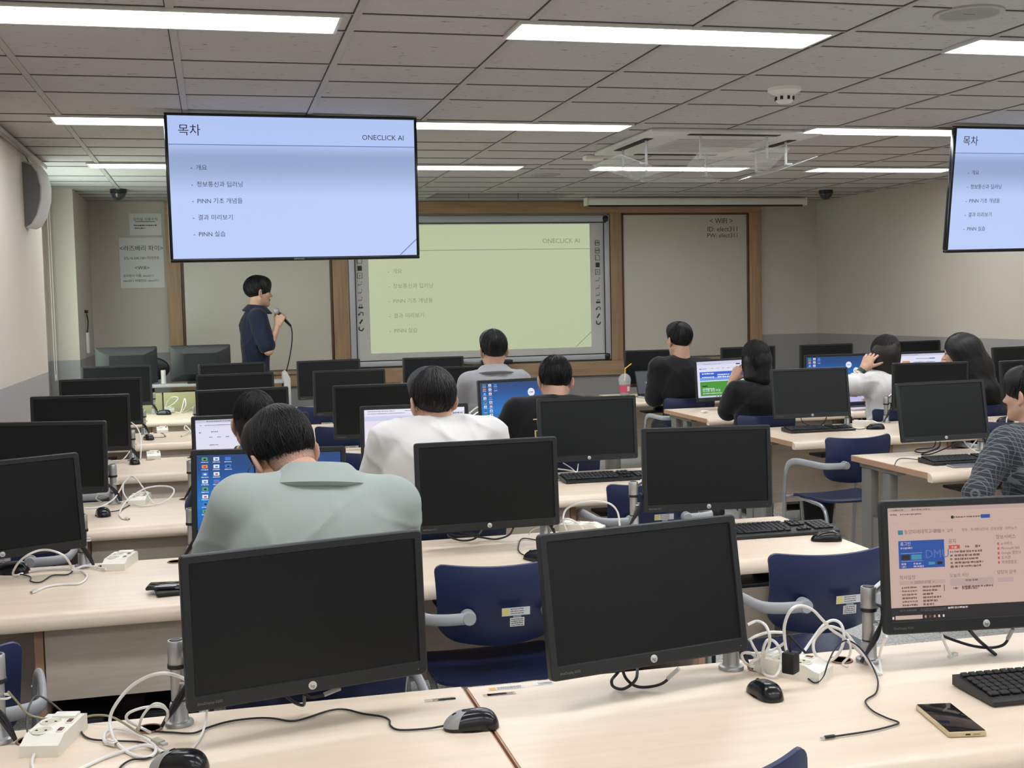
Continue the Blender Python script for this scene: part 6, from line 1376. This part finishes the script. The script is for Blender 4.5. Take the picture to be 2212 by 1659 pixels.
m = MB(); e = K3['hb']; m.tube([e(-.088, .0, .0), e(-.095, .03, -.06), e(-.10, .05, -.13), e(-.09, .06, -.2)], .0018, n=6)
m.tube([e(-.086, .012, .004), e(-.080, .05, .01), e(-.07, .10, .008)], .002, n=6); m.build('glasses_and_cord', M_blk, p3)
# white long-sleeved shirt
Y = 4.78
N_ = at(946, 914, Y); Hc = at(934, 868, Y+.05)
person('person in white shirt with short black hair at the pastel monitor', N_, Hc, (at(950, 1000, Y)[0], Y-.05, .535), yaw=.02, head=(.22, .08, -.03), s=1.06, res=.0065, shirt=cloth('white', (226, 224, 220)), sleeve=1.9, hair='short', hairmat=mat('hair_soft_black', (27, 24, 24), .4, bump=(60, .5, (9, 9, .8)), spec=.5), neckhole=.064, nstr=2200, seed=9, width=1.14, girth=1.2, fold=.007, sleeve_r=1.1,
    arms={'L': (at(800, 1055, Y+.06), at(845, 1066, Y+.33)), 'R': (at(1085, 1045, Y+.08), at(1040, 1060, Y+.35))})
# slicked-back dark hair behind the bowed head
Y = 4.85
N_ = at(556, 985, Y); Hc = at(550, 914, Y+.05)
p2, K2 = person('person with smooth black hair pulled back and colourful collar, before white web page', N_, Hc, (at(560, 1000, Y)[0], Y-.1, .535), yaw=0, head=(.10, .05, 0), s=.98, res=.0065, shirt=cloth('dark_blue', (44, 50, 76)), sleeve=.9, hair='bun', neckhole=.058, nstr=900, seed=12, width=.92,
    arms={'L': (np.array([N_[0]-.24, Y+.06, .83]), np.array([N_[0]-.16, Y+.30, .79])), 'R': (np.array([N_[0]+.24, Y+.06, .83]), np.array([N_[0]+.16, Y+.30, .79]))})
m = MB(); r_ = random.Random(2)
for i in range(26):
    a = R(-170+340*i/25); c = K2['Nn']+K2['rt']*math.sin(a)*.078-K2['fw']*(math.cos(a)*.074-.012)+K2['up']*.028; m.ell(tuple(c), (.013, .013, .018), 8, 6, mi=i % 4)
m.build('scarf', [mat('scarf_yellow', (214, 176, 80), .8), mat('scarf_blue', (70, 100, 170), .8), mat('scarf_green', (90, 150, 100), .8), mat('scarf_dark', (40, 44, 70), .8)], p2)
# grey polo
Y = 7.93
N_ = at(1068, 806, Y); Hc = at(1066, 757, Y+.03)
person('person in grey polo shirt in front of the projected slide', N_, Hc, (at(1068, 850, Y)[0], Y-.05, .54), yaw=0, head=(.05, .05, 0), s=1.06, res=.0085, shirt=cloth('grey', (150, 150, 152)), sleeve=.85, hair='short', collar=True, neckhole=.058, nstr=600, seed=21, width=1.02)
# black shirt with pale lettering
Y = 6.36
N_ = at(1197, 866, Y); Hc = at(1199, 824, Y+.08)
p6, K6 = person('person in black shirt with pale lettering on the back, at the blue desktop', N_, Hc, (at(1190, 930, Y)[0], Y-.1, .535), yaw=-.05, head=(-.05, .32, .06), s=1.065, res=.0075, shirt=cloth('black', (26, 26, 28)), sleeve=.95, hair='short', neckhole=.056, nstr=800, seed=33, width=1.12, girth=1.1, sleeve_r=1.25,
    arms={'L': (at(1092, 950, Y+.05), at(1130, 965, Y+.33))})
m = MB()
for k, s_ in enumerate(('The', 'Day', 'Sun')):
    vv, ff = text_geo(s_); q = [K6['tb'](-.125+p[0]*.066, -.3, K6['hN']-.155-.062*k+p[1]*.066) for p in vv]
    m.add([tuple(x) for x in on_surface(K6['shirt'], q, K6['fw'], .003)], ff)
m.build('shirt_lettering', mat('gold_print', (214, 190, 140), .6), p6)
# black tee with glasses at the laptop
Y = 9.46
N_ = at(1474, 778, Y); Hc = at(1467, 735, Y+.03)
p7, K7 = person('person in black t-shirt with glasses at the laptop on the farthest desk row', N_, Hc, (at(1470, 850, Y)[0], Y-.05, .56), yaw=.05, head=(.14, .02, 0), s=1.15, res=.009, shirt=cloth('black', (26, 26, 28)), sleeve=.86, sleeve_r=1.3, hair='short', neckhole=.058, nstr=500, seed=41, width=1.05,
    arms={'L': (at(1413, 868, Y+.02), at(1428, 866, Y+.35))})
m = MB(); e = K7['hb']
for q in (-1, 1):
    m.tube([tuple(e(q*.033+.022*math.cos(a), .104, .002+.019*math.sin(a))) for a in np.linspace(0, 6.28, 17)], .0022, n=5, sp=0); m.tube([tuple(e(q*.056, .102, .006)), tuple(e(q*.078, .05, .008)), tuple(e(q*.083, .0, .006))], .002, n=5)
m.build('glasses', mat('glasses_frame', (190, 190, 190), .3, metal=.5), p7)
# bob-haired woman
Y = 7.86
N_ = at(1640, 832, Y); Hc = at(1632, 778, Y+.03)
p8, K8 = person('person with black shoulder-length hair resting cheek on hand, black t-shirt', N_, Hc, (at(1632, 900, Y)[0], Y-.06, .54), yaw=.08, head=(.12, .08, -.08), s=1.06, res=.008, shirt=cloth('black', (26, 26, 28)), sleeve=.86, sleeve_r=1.25, hair='bob', neckhole=.056, nstr=900, seed=52, width=.98,
    arms={'L': (at(1570, 893, Y+.1), at(1583, 822, Y+.12))}, hands={'L': ((.5, .05, .85), (.75, .5, -.3), 1, (.45, .5, .3), .06, (.3, .2))})
m = MB(); w = K8['A']['L'][1]; e0 = K8['A']['L'][0]; dv = nz(w-e0); Mb = Matrix.Translation(tuple(e0+(w-e0)*.72)) @ Vector((0, 0, 1)).rotation_difference(Vector(dv)).to_matrix().to_4x4()
m.lathe([(.033, -.003), (.035, 0), (.033, .003)], 18, M=Mb, cap=False); m.build('bracelet', M_white, p8)
# white t-shirt, hand on head
N_ = at(1917, 806, Y); Hc = at(1909, 766, Y+.04)
p9, K9 = person('person in white t-shirt holding a hand to the back of dark hair', N_, Hc, (at(1918, 880, Y)[0], Y-.06, .54), yaw=.0, head=(.15, .22, .24), s=1.08, res=.008, shirt=cloth('white', (226, 224, 220)), sleeve=.72, sleeve_r=1.35, hair='bob', hairmat=M_hairb, neckhole=.056, nstr=900, seed=63, width=.95,
    arms={'L': (at(1832, 835, Y-.02), at(1866, 797, Y-.02))}, hands={'L': ((.55, .12, .83), (.75, .6, -.3), 1, (.35, .4, .3), .13, (.2, .1))})
w = K9['A']['L'][1]; e0 = K9['A']['L'][0]; dv = nz(w-e0)
for nm, fr, rr, hh, mt in (('watch', .86, .033, .013, M_watch), ('bracelet', .70, .035, .004, M_white), ('bracelet', .60, .037, .003, M_white)):
    m = MB(); Mb = Matrix.Translation(tuple(e0+(w-e0)*fr)) @ Vector((0, 0, 1)).rotation_difference(Vector(dv)).to_matrix().to_4x4(); m.lathe([(rr-.003, -hh), (rr, -hh), (rr, hh), (rr-.003, hh)], 18, M=Mb, cap=False)
    if nm == 'watch': m.box((0, -rr, 0), (.026, .008, .03), r=.003, M=Mb)
    m.build(nm, mt, p9)
# long-haired woman in profile
N_ = at(2096, 812, Y); Hc = at(2074, 762, Y)
person('person with very long straight black hair in profile facing left', N_, Hc, (at(2100, 880, Y)[0], Y-.06, .54), yaw=.30, head=(.55, .10, 0), s=1.09, res=.008, shirt=cloth('pale_grey', (206, 206, 210)), sleeve=1.8, hair='long', neckhole=.056, nstr=900, seed=74, width=.95,
    arms={'L': (at(2050, 850, Y+.15), at(2032, 800, Y+.3))}, hands={'L': ((.2, -.3, .8), (.9, -.2, .1), 1, (.9, 1.0, .6), .03, (.4, .4))})
# plaid jacket at the right edge
Y = 4.98
N_ = at(2232, 925, Y); Hc = at(2219, 853, Y+.03)
person('person in dark plaid jacket cut off by the right edge', N_, Hc, (at(2235, 1000, Y)[0], Y-.06, .535), yaw=.18, head=(.30, .05, 0), s=1.0, res=.0065, shirt=plaid(), sleeve=1.9, sleeve_r=1.2, hair='fringe', bangs=.9, neckhole=.06, nstr=1200, seed=85, width=1.08, girth=1.1,
    arms={'L': (at(2112, 1062, Y-.08), at(2105, 1095, Y-.03)), 'R': (np.array([N_[0]+.26, Y-.03, .70]), np.array([N_[0]+.16, Y+.12, .655]))})
# the chairs they sit on
for px_, Yp, rz, lb in ((655, 3.03, 0, 'navy chair under the person in grey-green shirt'), (950, 4.69, 2, 'navy chair under the person in white long-sleeved shirt'), (560, 4.72, 0, 'navy chair under the person with pulled-back hair'),
    (1068, 7.85, 0, 'navy chair under the person in grey polo'), (1190, 6.24, 0, 'navy chair under the person with lettered black shirt'), (1474, 9.385, 0, 'navy chair under the person with glasses at the laptop'),
    (1632, 7.77, 2, 'navy chair under the person with shoulder-length bob hair'), (1918, 7.77, 0, 'navy chair under the person holding a hand to dark hair'), (2100, 7.77, 12, 'navy chair under the person with very long hair'), (2235, 4.89, 8, 'navy chair under the person in plaid jacket')):
    chair(at(px_, 900, Yp)[0], Yp+.0, rz, lb)
